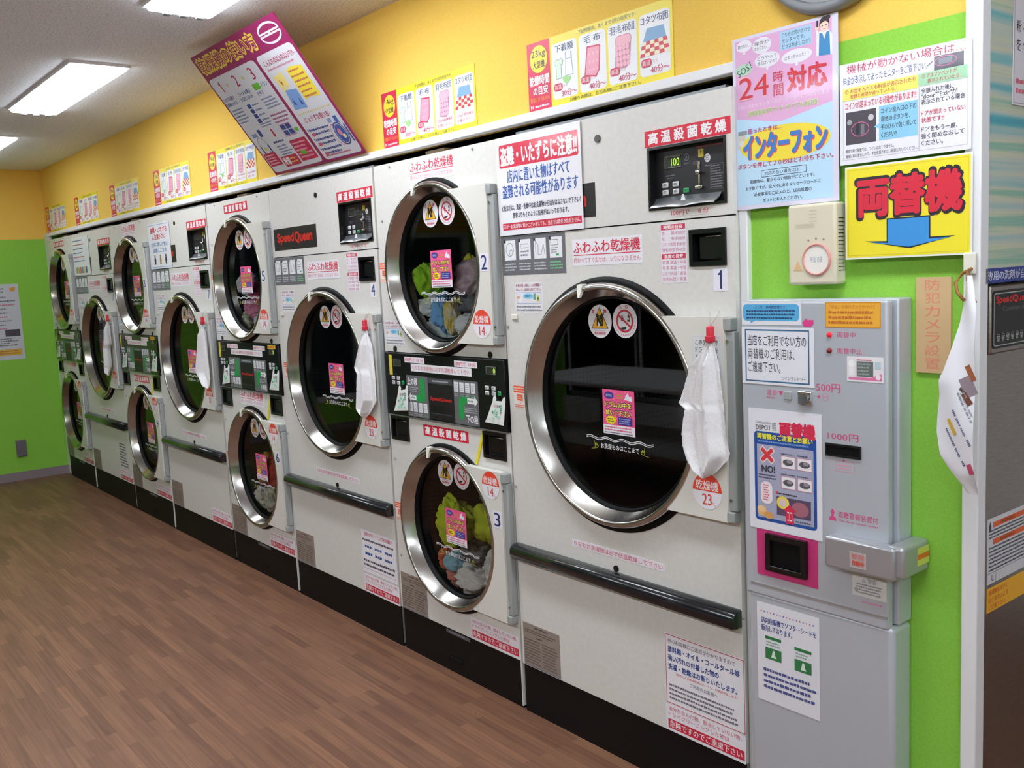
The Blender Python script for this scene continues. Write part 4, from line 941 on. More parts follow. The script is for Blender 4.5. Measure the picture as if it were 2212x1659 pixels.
nn = u_.cross(v_).normalized()                     # faces the room and the floor
if nn.y > 0: nn = -nn
me = bs.mesh('instruction_board')
for q in me.vertices:
    x, y, z = q.co; q.co = o_+u_*(x/.82)+v_*(z/.61)+nn*(-y)
me.update()
tag(obj('instruction_board', me), 'large magenta instruction board tilted forward between the ledge and the ceiling', 'sign')

# ---------------------------------------------------------------- right hand wall: posters
def st_24h():
    s = Sheet(.293, .416, 293, 416, 'dcd8ec', t=.0015, film=True); k = '3a3e50'
    s.p([(9, 223), (138, 200), (278, 225), (278, 408), (9, 408)], 'e0acd6', 1).p([(9, 10), (278, 10), (278, 225), (138, 200), (9, 223)], 'bcdff8', 1)
    for cx, cy, rx, ry, tx in ((36, 394, 23, 14, ('動かない…',)), (88, 386, 27, 19, ('操作が', 'わからない…')), (103, 350, 36, 18, ('どうやって', '使えばいいの？')), (185, 342, 42, 16, ('止まっちゃった！？',))):
        s.e(cx, cy, rx, ry, 'eae8f2', 2, 28).e(cx, cy-ry-3, 4, 3, 'eae8f2', 2, 10)
        for i, q in enumerate(tx):
            h = 9; y = cy+(len(tx)-1)*6-12*i-h/2; s.t_(q, cx-rx*.78, y, cx+rx*.78, y+h, k, 3)
    s.r(140, 362, 226, 405, 'a9d0ee', 2)
    for i, q in enumerate(('こちらお問い合わせ', 'センターです。', 'どうされましたか？')): s.t_(q, 146, 391-13*i, 222-(14 if i == 1 else 0), 401-13*i, k, 3)
    s.p([(238, 330), (238, 372), (246, 384), (268, 384), (279, 372), (279, 328)], 'eceaf0', 2).p([(244, 330), (246, 380), (254, 378), (259, 366), (264, 378), (272, 380), (274, 328)], '3d8ac0', 3).p([(254, 378), (264, 378), (259, 364)], 'f0f0f4', 4)
    s.e(259, 398, 13, 16, '3a2c2e', 2).e(259, 393, 11, 13, 'f0d4c4', 3).p([(246, 398), (250, 410), (260, 412), (270, 408), (272, 396), (262, 404)], '3a2c2e', 4).e(254, 394, 1.4, 1.8, '2a2024', 4, 8).e(264, 394, 1.4, 1.8, '2a2024', 4, 8).r(256, 386, 262, 387.4, 'c86a6a', 4).e(268, 410, 7, 5, '3a2c2e', 2)
    s.p([(236, 388), (242, 388), (246, 372), (240, 368)], 'eceaf0', 3).e(240, 392, 5, 6, 'f0d4c4', 4, 10).r(239, 394, 243, 408, '2c2c34', 5)
    s.e(34, 338, 26, 14, 'b4d8c0', 2).t_('SOS！', 14, 329, 58, 347, '3a5a58', 3, .01, 2, 24)
    s.t_('24', 18, 266, 108, 320, 'f0b8c4', 3, .03, 2).t_('24', 20, 268, 106, 318, 'd02a3c', 4, .012, 2).t_('時', 120, 292, 148, 318, 'd02a3c', 4, .0, 2).t_('間', 120, 260, 148, 288, 'd02a3c', 4, .0, 2).t_('対応', 160, 264, 264, 318, 'd02a3c', 4, .03, 2)
    s.t_('お問い合わせセンターのオペレーターにつながります', 14, 244, 270, 254, 'f0e2f0', 3).t_('遠隔操作でトラブル解消', 44, 224, 240, 237, 'e8e8c0', 3, .05).t_('遠隔操作でトラブル解消', 45, 225, 239, 236, '8ab070', 4, .01)
    s.r(12, 150, 36, 188, 'd0cec0', 2).r(14, 182, 40, 192, '8a9098', 3).e(24, 162, 7, 8, 'e4e2d8', 3, 14)
    s.t_('困ったときは…', 44, 183, 143, 194, 'b8307c', 4, .03).e(146, 150, 127, 42, 'f2dc3c', 2, 36)
    s.t_('インターフォン', 33, 120, 264, 176, 'e05050', 3, .06, 3).t_('インターフォン', 30, 121, 262, 178, '3a78c8', 4, .045, 3)
    s.t_('ボタンを押して２０秒ほどお待ち下さい。', 11, 99, 280, 112, 'c82a44', 3, .02).fr(80, 74, 208, 91, 1.2, k, 2).t_('対応のない場合には…', 90, 78, 198, 87, k, 3)
    for y, x0, x1, q in ((62, 46, 230, '混雑時は、繋がらない場合がございます。'), (46, 34, 246, 'お手数ですが、記入台にあるメッセージカードに'), (30, 58, 222, '必要事項をご記入の上、店内設置の'), (14, 84, 196, 'ポストにお入れください。')): s.t_(q, x0, y, x1, y+9, k, 3, .01)
    return s
tag(put('poster', '24h', st_24h, None, -.016, YB-.0185, 1.646), 'pink and light blue 24 hour support poster beside the dryer 1', 'poster')
def st_kikai():
    s = Sheet(.296, .22, 296, 220, 'e9e9f2', t=.0015, film=True); r = 'c0305c'; n = '2f3f80'; k = '3c3c4a'
    s.t_('機械が動かない場合は…', 18, 197, 284, 216, r, 2, 0, 2).t_('料金が表示してあったモニターをご覧下さい。', 9, 174, 204, 191, n, 2, .01).r(218, 168, 280, 196, '4a4656', 1).ring(242, 184, 24, 10, 1.4, 'd06aa0', 3).r(228, 178, 256, 190, '6a6a7c', 2).l([(204, 180), (216, 188)], 2, n, 2)
    s.r(8, 140, 184, 167, 'f0e468', 1).t_('① お金を入れても料金が表示されたり', 14, 154, 178, 164, 'c83a50', 2, .01).t_('金額と時間が違っていたら…', 26, 143, 140, 152, 'c83a50', 2, .01)
    s.r(184, 142, 288, 168, 'a4d4b0', 1).t_('② アルファベットが', 192, 156, 266, 166, 'c83a50', 2, .01).t_('表示されていたら…', 204, 145, 280, 154, 'c83a50', 2, .01)
    s.fr(8, 10, 186, 140, .8, 'b8b8c4', 1).fr(186, 10, 289, 142, .8, 'b8b8c4', 1)
    s.t_('コインが詰まっている可能性があります!!', 14, 120, 180, 136, 'd02a44', 2, .01)
    s.r(15, 43, 88, 114, '484450', 1).ring(50, 74, 22, 16, 1.6, 'd06aa0', 3).r(40, 64, 48, 88, '2a282e', 2).r(52, 62, 60, 84, '77747e', 2).e(24, 92, 6, 6, 'a8a6ae', 2, 12).e(76, 96, 7, 7, 'c4c2ca', 2, 12)
    s.r(95, 43, 183, 116, '8ccaea', 1).p([(95, 70), (95, 80), (82, 74)], '8ccaea', 1)
    for i, q in enumerate(('コイン投入口の下の', '銀色のボタンを、', '手のひらで強く叩いて', 'ください!!')): s.t_(q, 100, 99-17*i, (180, 166, 180, 136)[i], 111-17*i, k, 2, .01)
    s.t_('親指で押す程度では、コインは出てきません。', 14, 25, 130, 33, k, 2).t_('機械は壊れませんので、手を怪我されない程度に叩いてください。', 14, 14, 183, 22, k, 2)
    for y, q, x1, c in ((126, '全額入れた後に', 260, k), (115, '"door""E:dr"が', 268, k), (103, '表示されている場合', 283, k), (80, 'ドアが閉まっていない', 284, 'd02a44'), (66, '状態です!!', 240, 'd02a44'), (47, 'ドアをもう一度、', 268, k), (33, '強く閉めなおして', 282, k), (19, 'ください。', 238, k)): s.t_(q, 191, y, x1, y+11, c, 2, .01)
    return s
tag(put('poster', 'kikai', st_kikai, None, .284, YB-.024, 1.723), 'white trouble guide poster with small photos, above the yellow arrow sign', 'poster')
def st_ryogae():
    s = Sheet(.288, .206, 288, 206, 'ecebe4', t=.0015, film=True); s.r(4, 4, 284, 202, 'f2e22e', 1).fr(8, 8, 280, 198, .6, 'c8b838', 2)
    s.t_('両替機', 30, 91, 268, 180, '2c2430', 3, .075, 3).t_('両替機', 33, 95, 265, 176, 'd82840', 4, .045, 3)
    a = [(103, 84), (198, 84), (198, 38), (246, 40), (153, 22), (56, 38), (103, 34)]
    s.p([(101, 86), (200, 86), (200, 41), (254, 41), (153, 19), (48, 39), (101, 37)], '22283c', 3).p([(104, 83), (197, 83), (197, 37), (244, 38), (153, 22.5), (60, 36), (104, 33)], '3b94dc', 4)
    return s
tag(put('poster', 'ryogae', st_ryogae, None, .296, YB-.0245, 1.511), 'yellow sign with red characters and a blue down arrow', 'sign')
def st_bouhan():
    s = Sheet(.077, .207, 77, 207, mat('pale_wood_sign', 'd2b284', .5), t=.006)
    for i, ch in enumerate('防犯カメラ設置'): s.t_(ch, 20, 179-28.3*i, 54, 202-28.3*i, 'e08a72', 1, .005)
    return s
tag(put('camera_sign', 'bouhan', st_bouhan, None, .454, YB-.0005, 1.259), 'narrow tan plaque with vertical red characters right of the coin changer', 'sign')
# intercom
t = thing('intercom', 'ivory wall intercom with a round call button above the coin changer', 'intercom', (.219, YB, 1.457))
b = MB(); b.rbox(-.064, .064, -.045, 0, 0, .187, .007, IVORY, 3)
for i in range(15): b.box(.0638, .0648, -.034, -.012, .03+.0085*i, .0315+.0085*i, BLACKM)
b.build('body', t)
s = Sheet(.1, .06, 100, 60, None, t=.0452)
for i in range(4): s.r(46, 20+8*i, 66, 22+8*i, 'c8c0aa', 1); s.r(8, 6+3*i, 60, 7+3*i, 'cec6b0', 1)
put('speaker_grille', 'spk', lambda: s, t, -.05, 0, .125)
b = MB(); b.lathe([(.037, -.0452), (.037, -.049), (.034, -.051), (.0325, -.047), (.0325, -.0455)], 0, 0, mat('pink_button_rim', 'e09a96', .35), 40); b.disc(0, 0, .033, -.0475, ink('ece9e2'), 40)
o = b.build('call_button', t, (.015, 0, .058))
put('button_print', 'cb', lambda: Sheet(.04, .02, 40, 20, None, t=.0477).t_('呼出', 4, 3, 18, 17, '9aa4b8', 1).t_('応答', 22, 3, 36, 17, '9aa4b8', 1), o, -.02, 0, -.01)
for i, dx in enumerate((-.02, 0, .02)): MB().stub(0, 0, .0022, -.0462, -.044, ink('8a8270'), 10).build('indicator_lamp', t, (.013+dx, 0, .103+(.003 if i == 1 else 0)))
MB().prism([(-.012, -.009), (.012, -.009), (0, .014)], -.0458, -.0448, ink('dcb888')).build('call_mark', t, (-.037, 0, .042))
# clock
t = thing('wall_clock', 'round grey rimmed wall clock cut by the top edge of the photo', 'clock', (.256, YB, 2.243))
b = MB(); b.lathe([(.176, 0), (.18, -.01), (.178, -.03), (.168, -.038), (.158, -.036), (.153, -.026)], 0, 0, mat('clock_rim', '8e9296', .35, .2), 72); b.build('rim', t)
s = Sheet(.308, .308, 308, 308, None, t=.0245); s.e(154, 154, 154, 154, 'e6e8ec', 0, 60)
for i in range(12):
    a = PI/6*i; s.t_(str(i or 12), 146+118*math.sin(a), 146+118*math.cos(a), 162+118*math.sin(a), 164+118*math.cos(a), '2c2c30', 1)
put('dial', 'dial', lambda: s, t, -.154, 0, -.154)
b = MB(); b.prism([(-.004, -.015), (.004, -.015), (.003, .075), (-.003, .075)], -.028, -.027, BLACKM); b.build('hour_hand', t); b = MB(); b.prism([(-.015, -.003), (.105, -.002), (.105, .002), (-.015, .003)], -.03, -.029, BLACKM); b.build('minute_hand', t)
MB().disc(0, 0, .155, -.0345, FILM, 60).build('lens', t)

# ---------------------------------------------------------------- coin changer
t = thing('change_machine', 'silver grey wall coin changer with pink coin tray right of dryer 1', 'change machine', (0, 0, 0))
b = MB(); b.rbox(.043, .442, -.022, .034, .69, 1.424, .004, SILVERP); b.build('cabinet', t)
b = MB(); b.rbox(.048, .442, -.046, .034, .0, .688, .012, SILVERP, 3); b.build('pedestal', t)
b = MB(); b.rbox(.043, .432, -.05, -.026, .682, 1.421, .006, SILVERP, 3); b.box(.06, .43, -.0515, -.049, .709, .7145, SILVER2); d = b.build('door', t)
F = -.0502
def spk():
    s = Sheet(.17, .056, 170, 56, 'e4e6ee'); s.rr(4, 10, 164, 50, 10, '58aee0', 1).p([(30, 12), (44, 12), (22, 2)], '58aee0', 1)
    s.t_('ここは、24時間営業です。', 40, 39, 130, 47, '2a3a70', 2).dash(14, 13, 156, 38, 3, '2a4a78', 3, ragged=.1); return s
put('sticker', 'cm1', spk, d, .048, F, 1.364)
put('sticker', 'cm2', lambda: Sheet(.136, .057, 136, 57, 'eeb038').fr(1, 1, 135, 56, 1, 'd8802c').t_('「中止」の赤いランプがついて', 12, 42, 124, 51, 'c86a28', 2).dash(8, 6, 128, 40, 3, 'c8702c', 5, ragged=.12), d, .281, F, 1.361)
tag(put('notice_card', 'cm3', lambda: Sheet(.204, .139, 204, 139, 'e6e7f0', t=.001).fr(10, 6, 192, 134, 3.5, '3a6a90').t_('当店をご利用でない方の', 18, 94, 184, 120, '3a3a48', 2).t_('両替機のご利用は、', 18, 62, 152, 88, '3a3a48', 2).t_('ご遠慮下さい。', 18, 30, 112, 56, '3a3a48', 2).t_('コインランドリー', 116, 14, 182, 22, '55555f', 2), None, .047, F-.0006, 1.2195),
    'white card with a blue frame taped on the upper door of the coin changer', 'notice')
put('door_print', 'cm4', lambda: Sheet(.03, .024, 30, 24, None, t=0).p([(0, 14), (10, 24), (14, 20), (30, 20), (30, 10), (22, 4), (4, 4)], 'e0408c', 1), d, .22, F, 1.357)
for z, tx, m, nm in ((1.344, '両替中', LED_R, 'indicator_lamp'), (1.308, '両替中止', mat('dark_red_lens', '7a1420', .25), 'indicator_lamp')):
    MB().lathe([(.0001, -.0575), (.004, -.0565), (.006, -.053), (.0065, -.05)], 0, 0, m, 20).build(nm, d, (.2905, 0, z))
    put('door_print', ('led', tx), lambda: Sheet(.06, .014, 60, 14, None, t=0).t_(tx, 0, 0, 46 if len(tx) == 3 else 62, 13, 'd84a84', 1), d, .31, F, z-.006)
put('sticker', 'cm5', lambda: Sheet(.088, .056, 88, 56, 'e8e4ea').p([(4, 4), (84, 4), (84, 20), (58, 10), (4, 10)], 'e078ac', 1).r(24, 12, 64, 46, '66706e', 2).dash(27, 14, 60, 44, 4, '9aa49e', 3, 3).r(24, 48, 60, 50, 'd05060', 2).e(12, 40, 8, 8, 'f4f4f6', 2, 14).r(6, 14, 18, 32, 'f0f0f2', 2).r(68, 30, 82, 46, 'b8ccd8', 2).e(76, 12, 6, 6, 'f4eef2', 3, 12), d, .335, F, 1.241)
put('door_print', 'cm6', lambda: Sheet(.07, .03, 70, 30, None, t=0).t_('返却', 0, 10, 29, 24, 'd84a84', 1).t_('Return', 0, 2, 24, 8, 'd84a84', 1).p([(35, 22), (47, 22), (41, 11)], 'd84a84', 1), d, .117, F, 1.184)
MB().rbox(0, .021, -.0545, -.049, 0, .02, .0015, GREYST).build('return_button', d, (.168, 0, 1.187))
b = MB(); b.rbox(0, .038, -.058, -.049, 0, .034, .004, CHROME, 3); b.stub(.02, .014, .013, -.064, -.057, CHROME, 24); b.prism([(.006, .02), (.03, .022), (.026, .03), (.01, .03)], -.0585, -.0575, ink('6a5844')); b.build('coin_slot', d, (.208, 0, 1.178))
put('door_print', 'cm7', lambda: Sheet(.064, .042, 64, 42, None, t=0).t_('500円', 0, 20, 62, 40, 'd84a84', 1, .0, 2).p([(2, 8), (10, 13), (10, 3)], 'd84a84', 1).ring(24, 8, 9, 9, 1, 'e08ab0', 1).t_('700', 17, 5, 31, 11, 'e08ab0', 1), d, .255, F, 1.192)
def chposter():
    s = Sheet(.206, .302, 206, 302, 'e6e5ee', t=.001); n = '2050a0'
    s.t_('CoinLaundry', 22, 264, 66, 272, '66667a', 2).t_('DEPOT', 22, 250, 66, 262, '55555f', 2, .02).t_('専用', 70, 250, 80, 272, '55555f', 2).t_('両替機', 92, 240, 188, 274, 'd82c50', 2, .06)
    s.rr(16, 22, 192, 246, 10, n, 1).r(24, 30, 184, 214, 'a8aac4', 2).t_('両替機のご注意とお願い', 26, 228, 182, 242, 'ece44a', 3, .04).dash(28, 218, 180, 226, 1, '7aa0d8', 3, 3)
    s.l([(36, 206), (72, 172)], 15, 'eee6ea', 3).l([(36, 172), (72, 206)], 15, 'eee6ea', 3).l([(38, 204), (70, 174)], 10, 'd83c44', 4).l([(38, 174), (70, 204)], 10, 'd83c44', 4)
    s.t_('NO!', 38, 146, 76, 162, '3a3a44', 4, .04).dash(28, 128, 80, 142, 2, '55556a', 4, 4)
    for x in (94, 140):
        for y in (162, 112):
            s.r(x, y, x+40, y+30, 'f0eef2', 3).fr(x, y, x+40, y+30, 1, 'd06a78', 4).e(x+20, y+15, 15, 8, '5a5660', 4, 12).e(x+24, y+18, 8, 5, '9a8e96', 5, 10).dash(x, y+32, x+38, y+38, 1, '55556a', int(x+y), 4)
    s.rr(34, 66, 68, 122, 15, 'f0e4ea', 4).dash(42, 74, 60, 116, 7, 'd86a80', 5, 5).e(38, 44, 15, 9, 'e8b878', 4).e(56, 38, 14, 9, 'd8a060', 5).e(36, 52, 13, 8, 'f0c890', 5)
    s.l([(78, 96), (84, 102)], 3, 'd83c44', 4).l([(78, 102), (84, 96)], 3, 'd83c44', 4).dash(86, 94, 150, 102, 1, '3a3a44', 6, 4)
    s.r(80, 44, 176, 90, '5a4c68', 3).e(146, 66, 24, 18, 'a86878', 4).e(98, 76, 18, 16, 'f0d850', 4, 12).e(98, 76, 11, 10, 'd8c8c8', 5, 12).p([(106, 26), (128, 26), (128, 58), (136, 58), (117, 74), (98, 58), (106, 58)], 'd82c50', 5).t_('ココ', 110, 32, 124, 56, 'f6e8ee', 6).dash(134, 32, 180, 40, 1, '55556a', 7, 4)
    return s
tag(put('poster', 'cm8', chposter, None, .063, F-.0006, .857), 'white poster with a blue panel and red cross on the coin changer door', 'poster')
put('door_print', 'cm9', lambda: Sheet(.08, .095, 80, 95, None, t=0).t_('1000円', 0, 76, 78, 93, 'd84a84', 1, 0, 2).fr(18, 4, 68, 28, 1, 'e08aa8', 1).dash(24, 8, 62, 24, 2, 'e0a0b8', 3, 1).p([(36, 29), (46, 29), (41, 33)], 'd84a84', 1), d, .284, F, 1.027)
b = MB(); b.plate((0, .09), (0, .03), [(.004, .086, .005, .025)], -.054, -.049, BLACKP); b.box(.004, .086, -.051, -.0505, .005, .025, BLACKM); b.build('bill_slot', d, (.279, 0, 1.065))
put('door_print', 'cm10', lambda: Sheet(.126, .034, 126, 34, None, t=0).t_('盗難警報装置付', 24, 14, 124, 29, 'd84a84', 1).t_('The alarm system works', 24, 3, 124, 10, 'd84a84', 1).p([(0, 4), (20, 4), (18, 12), (13, 13), (13, 20), (16, 24), (10, 32), (4, 24), (7, 20), (7, 13), (2, 12)], 'd84a84', 1), d, .285, F, .909)
b = MB(); b.box(.081, .255, -.0512, -.0495, .738, .856, ink('c83878')); b.build('pink_panel', d)
b = MB(); b.plate((.113, .228), (.757, .85), [(.127, .214, .772, .836)], -.062, -.05, BLACKP); b.box(.126, .215, -.0545, -.0535, .771, .837, BLACKM); b.rbox(.122, .22, -.066, -.056, .766, .772, .002, BLACKP); b.build('coin_tray', d)
put('sticker', 'cm11', lambda: Sheet(.084, .05, 84, 50, 'd6d4d2').t_('△ 警告', 24, 34, 60, 45, '77747a', 2).dash(10, 6, 78, 32, 4, '8a878c', 4).e(10, 14, 5, 5, 'a8a5aa', 2, 12), d, .345, F, .748)
put('door_print', 'cm12', lambda: Sheet(.055, .009, 55, 9, None, t=0).dash(0, 0, 52, 9, 1, 'd890b4', 4, 1, ragged=.05), d, .367, F, .732)
b = MB(); b.rbox(.296, .468, -.088, -.05, .812, .886, .007, SILVER2, 3); b.rbox(.443, .484, -.078, .033, .816, .889, .009, SILVER2, 3); lk = b.build('lock_bar', t)
put('sticker', 'cm13', lambda: Sheet(.04, .036, 40, 36, 'b8a8a8').fr(0, 0, 40, 36, 1, 'c8c4c4').t_('警報', 4, 20, 36, 32, 'd86a5a', 2).t_('作動中', 6, 5, 35, 17, 'd8503c', 2, .03), lk, .362, -.0882, .826)
put('sticker', 'cm14', lambda: Sheet(.05, .04, 50, 40, 'c8d060').r(0, 14, 50, 26, 'd8702c', 1), lk, .4842, -.02, .836, PI/2)
tag(put('poster', 'cm15', lambda: (lambda s: [s.r(12+9.4*i, 234, 15+9.4*i, 238, ('d84a5a', '4a6ac0', 'e08aa0')[i % 3], 1) for i in range(17)] and
    s.t_('店内自販機でソフターシートを', 14, 206, 172, 222, '3a4a90', 2, .02).t_('販売しております。', 14, 186, 104, 202, '3a4a90', 2, .02)
     .r(24, 166, 72, 174, '2f7a48').r(24, 114, 72, 144, '2f7a48').dash(28, 148, 68, 163, 2, '8aa894', 4).p([(42, 120), (58, 120), (54, 126), (52, 138), (48, 140), (46, 136)], 'dce8e0', 2)
     .r(110, 160, 158, 168, '2f7a48').r(110, 108, 158, 138, '2f7a48').dash(114, 142, 154, 157, 2, '8aa894', 5).p([(128, 114), (144, 114), (140, 120), (138, 132), (134, 134), (132, 130)], 'dce8e0', 2)
     .dash(18, 32, 176, 92, 4, '4a5290', 9, ragged=.3))(Sheet(.18, .258, 180, 258, 'e2e2ea', t=.0008)), None, .074, -.0465, .406),
    'white leaflet with two green pictures on the lower part of the coin changer', 'poster')

# ---------------------------------------------------------------- washer beyond the corner
t = thing('washing_machine', 'stainless steel washer at the right edge, past the white corner trim', 'washing machine', (XR, 0, 0), PI/2)
b = MB(); b.rbox(.062, 1.0, .006, .018, .0, 1.446, .004, STEELW); b.box(.16, .99, .018, .5, .0, 1.44, STEELW); b.build('cabinet', t)
b = MB(); b.rbox(.066, .98, -.004, .01, 1.298, 1.444, .005, STEELW); b.build('fascia', t)
def wash_panel():
    s = Sheet(.6, .122, 600, 122, None, t=.0045); s.rr(0, 0, 600, 122, 9, '121214', 0).rr(5, 5, 595, 117, 8, 'b8b8b4', 1).rr(7, 7, 593, 115, 7, '1c1b1e', 2)
    s.t_('SpeedQueen', 14, 92, 176, 110, 'c82424', 3, .05, 2).t_('Commercial', 44, 78, 150, 88, '66686c', 3)
    for i in range(6):
        x = 18+22*i; s.p([(x, 26), (x+15, 26), (x+12, 15), (x+3, 15)], 'a4a8a8', 3).ring(x+7.5, 26, 6, 5, 1, 'a4a8a8', 3, 12, 0, 180)
        for q in range(3): s.r(x+1, 17+3*q, x+14, 18+3*q, '2a2a2c', 4)
    return s
put('control_panel', 'wp', wash_panel, t, .072, -.0005, 1.31)
def wash_warn():
    s = Sheet(.3, .148, 300, 148, 'd8dade'); 
    for y in (126, 88): s.r(26, y, 290, y+12, 'e8642c', 1).t_('WARNING', 60, y+2, 130, y+10, '3a2a20', 2)
    s.p([(8, 120), (16, 120), (18, 130), (12, 142), (6, 130)], '3a3a40', 1).dash(6, 102, 290, 124, 3, '55555f', 4).dash(6, 28, 290, 86, 7, '55555f', 5).fr(0, 0, 300, 26, 1, '55555f', 1).r(40, 0, 41.2, 26, '55555f', 1).l([(22, 20), (22, 8), (30, 8)], 2, '55555f', 2)
    return s
put('warning_label', 'ww', wash_warn, t, .082, .0058, .79)
put('warning_label', 'wy', lambda: Sheet(.3, .055, 300, 55, 'f0b428').t_('洗濯物をドアに', 8, 38, 100, 50, 'd8602c', 2, .01).t_('はさまないよう', 8, 21, 100, 33, 'd8602c', 2, .01).t_('ご注意下さい', 8, 5, 88, 16, 'd8602c', 2, .01), t, .082, .0058, .727)
b = MB(); b.rbox(0, .6, -.004, .01, 0, .003, .001, TIN)
o = put('shelf_sign', 'blue', lambda: Sheet(.6, .031, 600, 31, '283a8c', t=.004).t_('専用の洗剤が自動で入ります', 8, 6, 330, 26, 'dfe2ee', 2, .02), None, XR+.001, .04, 1.4485, PI/2)
tag(o, 'blue strip sign with white characters on top of the stainless washer', 'sign')
o = put('poster', 'rp', lambda: (lambda s: s.fr(4, 4, 246, 296, 1.2, '77747c').t_('イ', 14, 250, 36, 276, '33333a', 2).t_('粉', 14, 150, 36, 174, '33333a', 2).t_('を', 14, 112, 36, 136, '33333a', 2).dash(14, 20, 230, 60, 2, 'd86a7a', 3).t_('ンターネット', 44, 250, 220, 276, '33333a', 2).t_('石けん洗剤', 44, 150, 200, 174, '33333a', 2).t_('使わないで', 44, 112, 200, 136, '33333a', 2))(Sheet(.25, .3, 250, 300, 'e0dce4', t=.001)), None, XR+.0012, .157, 1.818, PI/2)
tag(o, 'pale poster on the striped panel, cut by the right edge', 'poster')

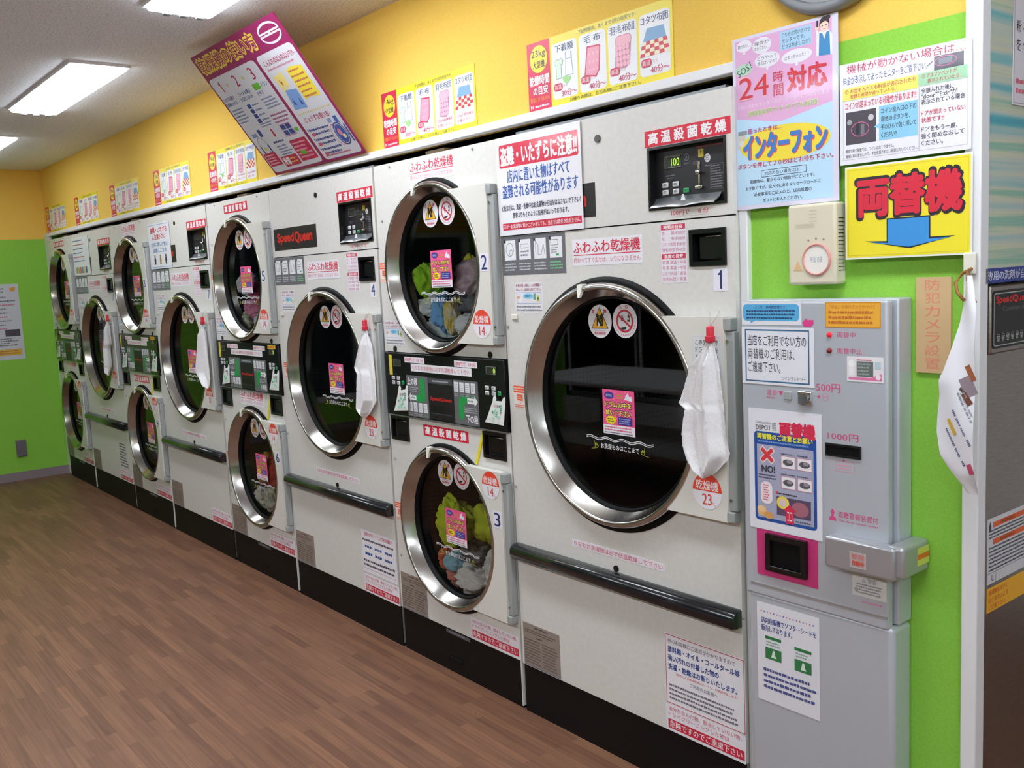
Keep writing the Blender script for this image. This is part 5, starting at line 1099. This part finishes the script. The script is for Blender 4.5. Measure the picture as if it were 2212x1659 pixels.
# ---------------------------------------------------------------- flyer pouch hanging on the corner trim
def pouch():
    t = thing('flyer_pouch', 'white plastic pouch of flyers curling off the white corner trim', 'flyer pouch', (.574, 0, 1.03))
    Lf = [(1.47, .604), (1.428, .598), (1.373, .588), (1.316, .572), (1.277, .558), (1.255, .547), (1.228, .548), (1.179, .542), (1.149, .541), (1.101, .551), (1.065, .578), (1.04, .60), (1.028, .608)]
    Bk = [(1.30, .565), (1.262, .536), (1.245, .533), (1.2, .548), (1.12, .552), (1.06, .572), (1.045, .59)]
    def edge(z): return .634-.02*max(0, (z-1.4)/.07)
    def Y(x, z, L):
        a = interp(L, z); b = edge(z); u = (x-a)/max(b-a, .004)
        return -.052-.03*math.sin(max(0, min(u, 1))*PI*.5)*min(1, (b-a)/.06)+.004*math.sin(u*4+z*28)
    def sheet(L, z0, z1, dy, m, nv=60, nu=14, cut=0):
        vs = []; fs = []
        for side in (0, 1):
            for j in range(nv+1):
                z = z0+(z1-z0)*j/nv; a = interp(L, z); b = max(edge(z)-cut, a+.004)
                for i in range(nu+1):
                    x = a+(b-a)*i/nu; vs.append((x-.574, Y(x, z, L)+dy+(.0012 if side else 0), z-1.03))
        n = (nu+1)*(nv+1)
        for j in range(nv):
            for i in range(nu):
                q = j*(nu+1)+i; fs.append((q, q+nu+1, q+nu+2, q+1)); fs.append((n+q, n+q+1, n+q+nu+2, n+q+nu+1))
        return MB().add(vs, fs, m, True)
    sheet(Bk, 1.30, 1.045, .03, mat('milky_plastic', 'e0e0e8', .35), cut=.04).build('bag', t)
    sheet(Lf, 1.47, 1.028, 0, mat('milky_film', 'e6e6ee', .25)).build('front_flyer', t)
    pr = MB()
    def mark(x0, z0, x1, z1, w, c, n=10):               # print along a slanting line of the sheet
        L = math.hypot(x1-x0, z1-z0); nx, nz = -(z1-z0)/L*w/2, (x1-x0)/L*w/2; vs = []
        for i in range(n+1):
            x = x0+(x1-x0)*i/n; z = z0+(z1-z0)*i/n
            for q in (-1, 1): vs.append((x+q*nx-.574, Y(x+q*nx, z+q*nz, Lf)-.0009, z+q*nz-1.03))
        pr.add(vs, [(2*i, 2*i+2, 2*i+3, 2*i+1) for i in range(n)], ink(c))
    R = random.Random(5)
    for x0, z0, x1, z1, w, c in ((.588, 1.200, .629, 1.130, .006, '6a6e98'), (.566, 1.162, .613, 1.086, .006, '5a5f8c'), (.600, 1.236, .631, 1.178, .005, '8a8e9c'), (.606, 1.236, .632, 1.190, .004, '9a9eaa')):
        n = 22
        for i in range(n):
            if R.random() < .8: a, b = i/n, (i+.7)/n; mark(x0+(x1-x0)*a, z0+(z1-z0)*a, x0+(x1-x0)*b, z0+(z1-z0)*b, w*(.6+.4*R.random()), c, 1)
    mark(.575, 1.179, .593, 1.149, .009, 'd8b23c'); mark(.622, 1.092, .630, 1.072, .012, 'c04a66'); mark(.617, 1.292, .632, 1.262, .012, '9c5a34')
    mark(.612, 1.268, .629, 1.232, .026, '8a7a84'); mark(.612, 1.236, .627, 1.214, .012, '6a3c2c'); mark(.604, 1.246, .612, 1.238, .006, '4a3a3c')
    pr.build('flyer_print', t)
    b = MB(); b.rbox(-.006, .02, .003, .012, .44, .485, .003, WHITEP); b.build('tape', t)
    b = MB(); rw = mat('rusty_wire', '9a6a38', .6, .2); b.tube([(.012, .004, .452), (.004, -.02, .443), (.0, -.04, .425), (.012, -.055, .405), (.026, -.056, .39)], .0035, rw, 7); b.tube([(.016, -.02, .446), (.03, -.05, .43), (.042, -.055, .40), (.048, -.055, .385)], .0035, rw, 7); b.build('hook', t)
pouch()

# ---------------------------------------------------------------- far wall: poster and outlet
def st_left():
    s = Sheet(.42, .615, 420, 615, 'c9ccd6', t=.001); k = '5a5e6a'
    s.dash(20, 540, 330, 590, 2, '8a9098', 3).p([(350, 580), (400, 590), (392, 556), (366, 552)], 'd89838', 2)
    for i in range(9): s.dash(20, 500-32*i, 390, 520-32*i, 1, ('7a8090', '5a5e6a', 'c86a84')[i % 3], 30+i, ragged=.35)
    return s.r(290, 190, 400, 246, '4a4450', 1).dash(20, 110, 390, 180, 4, k, 50, ragged=.3).r(0, 36, 400, 86, 'd8b448', 1).dash(20, 44, 380, 80, 2, 'c0703c', 51, ragged=.1)
tag(put('poster', 'left', st_left, None, XL+.0005, -.64, 1.0, PI/2), 'white text poster on the green end wall, cut by the left edge', 'poster')
t = thing('wall_outlet', 'grey outlet box low on the green end wall', 'outlet', (XL, -.329, .2), PI/2)
b = MB(); b.rbox(-.037, .037, -.022, 0, 0, .135, .004, mat('grey_outlet_cover', '6e6670', .4)); b.build('cover', t)

# ---------------------------------------------------------------- folding table behind the camera (seen mirrored in the door glass)
t = thing('folding_table', 'white laundry folding table, seen only as a reflection in the glass of dryer 1', 'table', (-2.9, -2.78, 0))
MB().rbox(-1.0, 1.0, -.42, .42, .715, .75, .01, WHITE).build('table_top', t)
for x in (-.94, .94):
    for y in (-.36, .36): MB().tube([(x, y, 0), (x, y, .715)], .02, TIN, 10).build('leg', t)
MB().box(-.95, .95, -.38, .38, .3, .32, WHITE).build('shelf', t)

bpy.data.objects.remove(_to); bpy.data.scenes.remove(_ts)
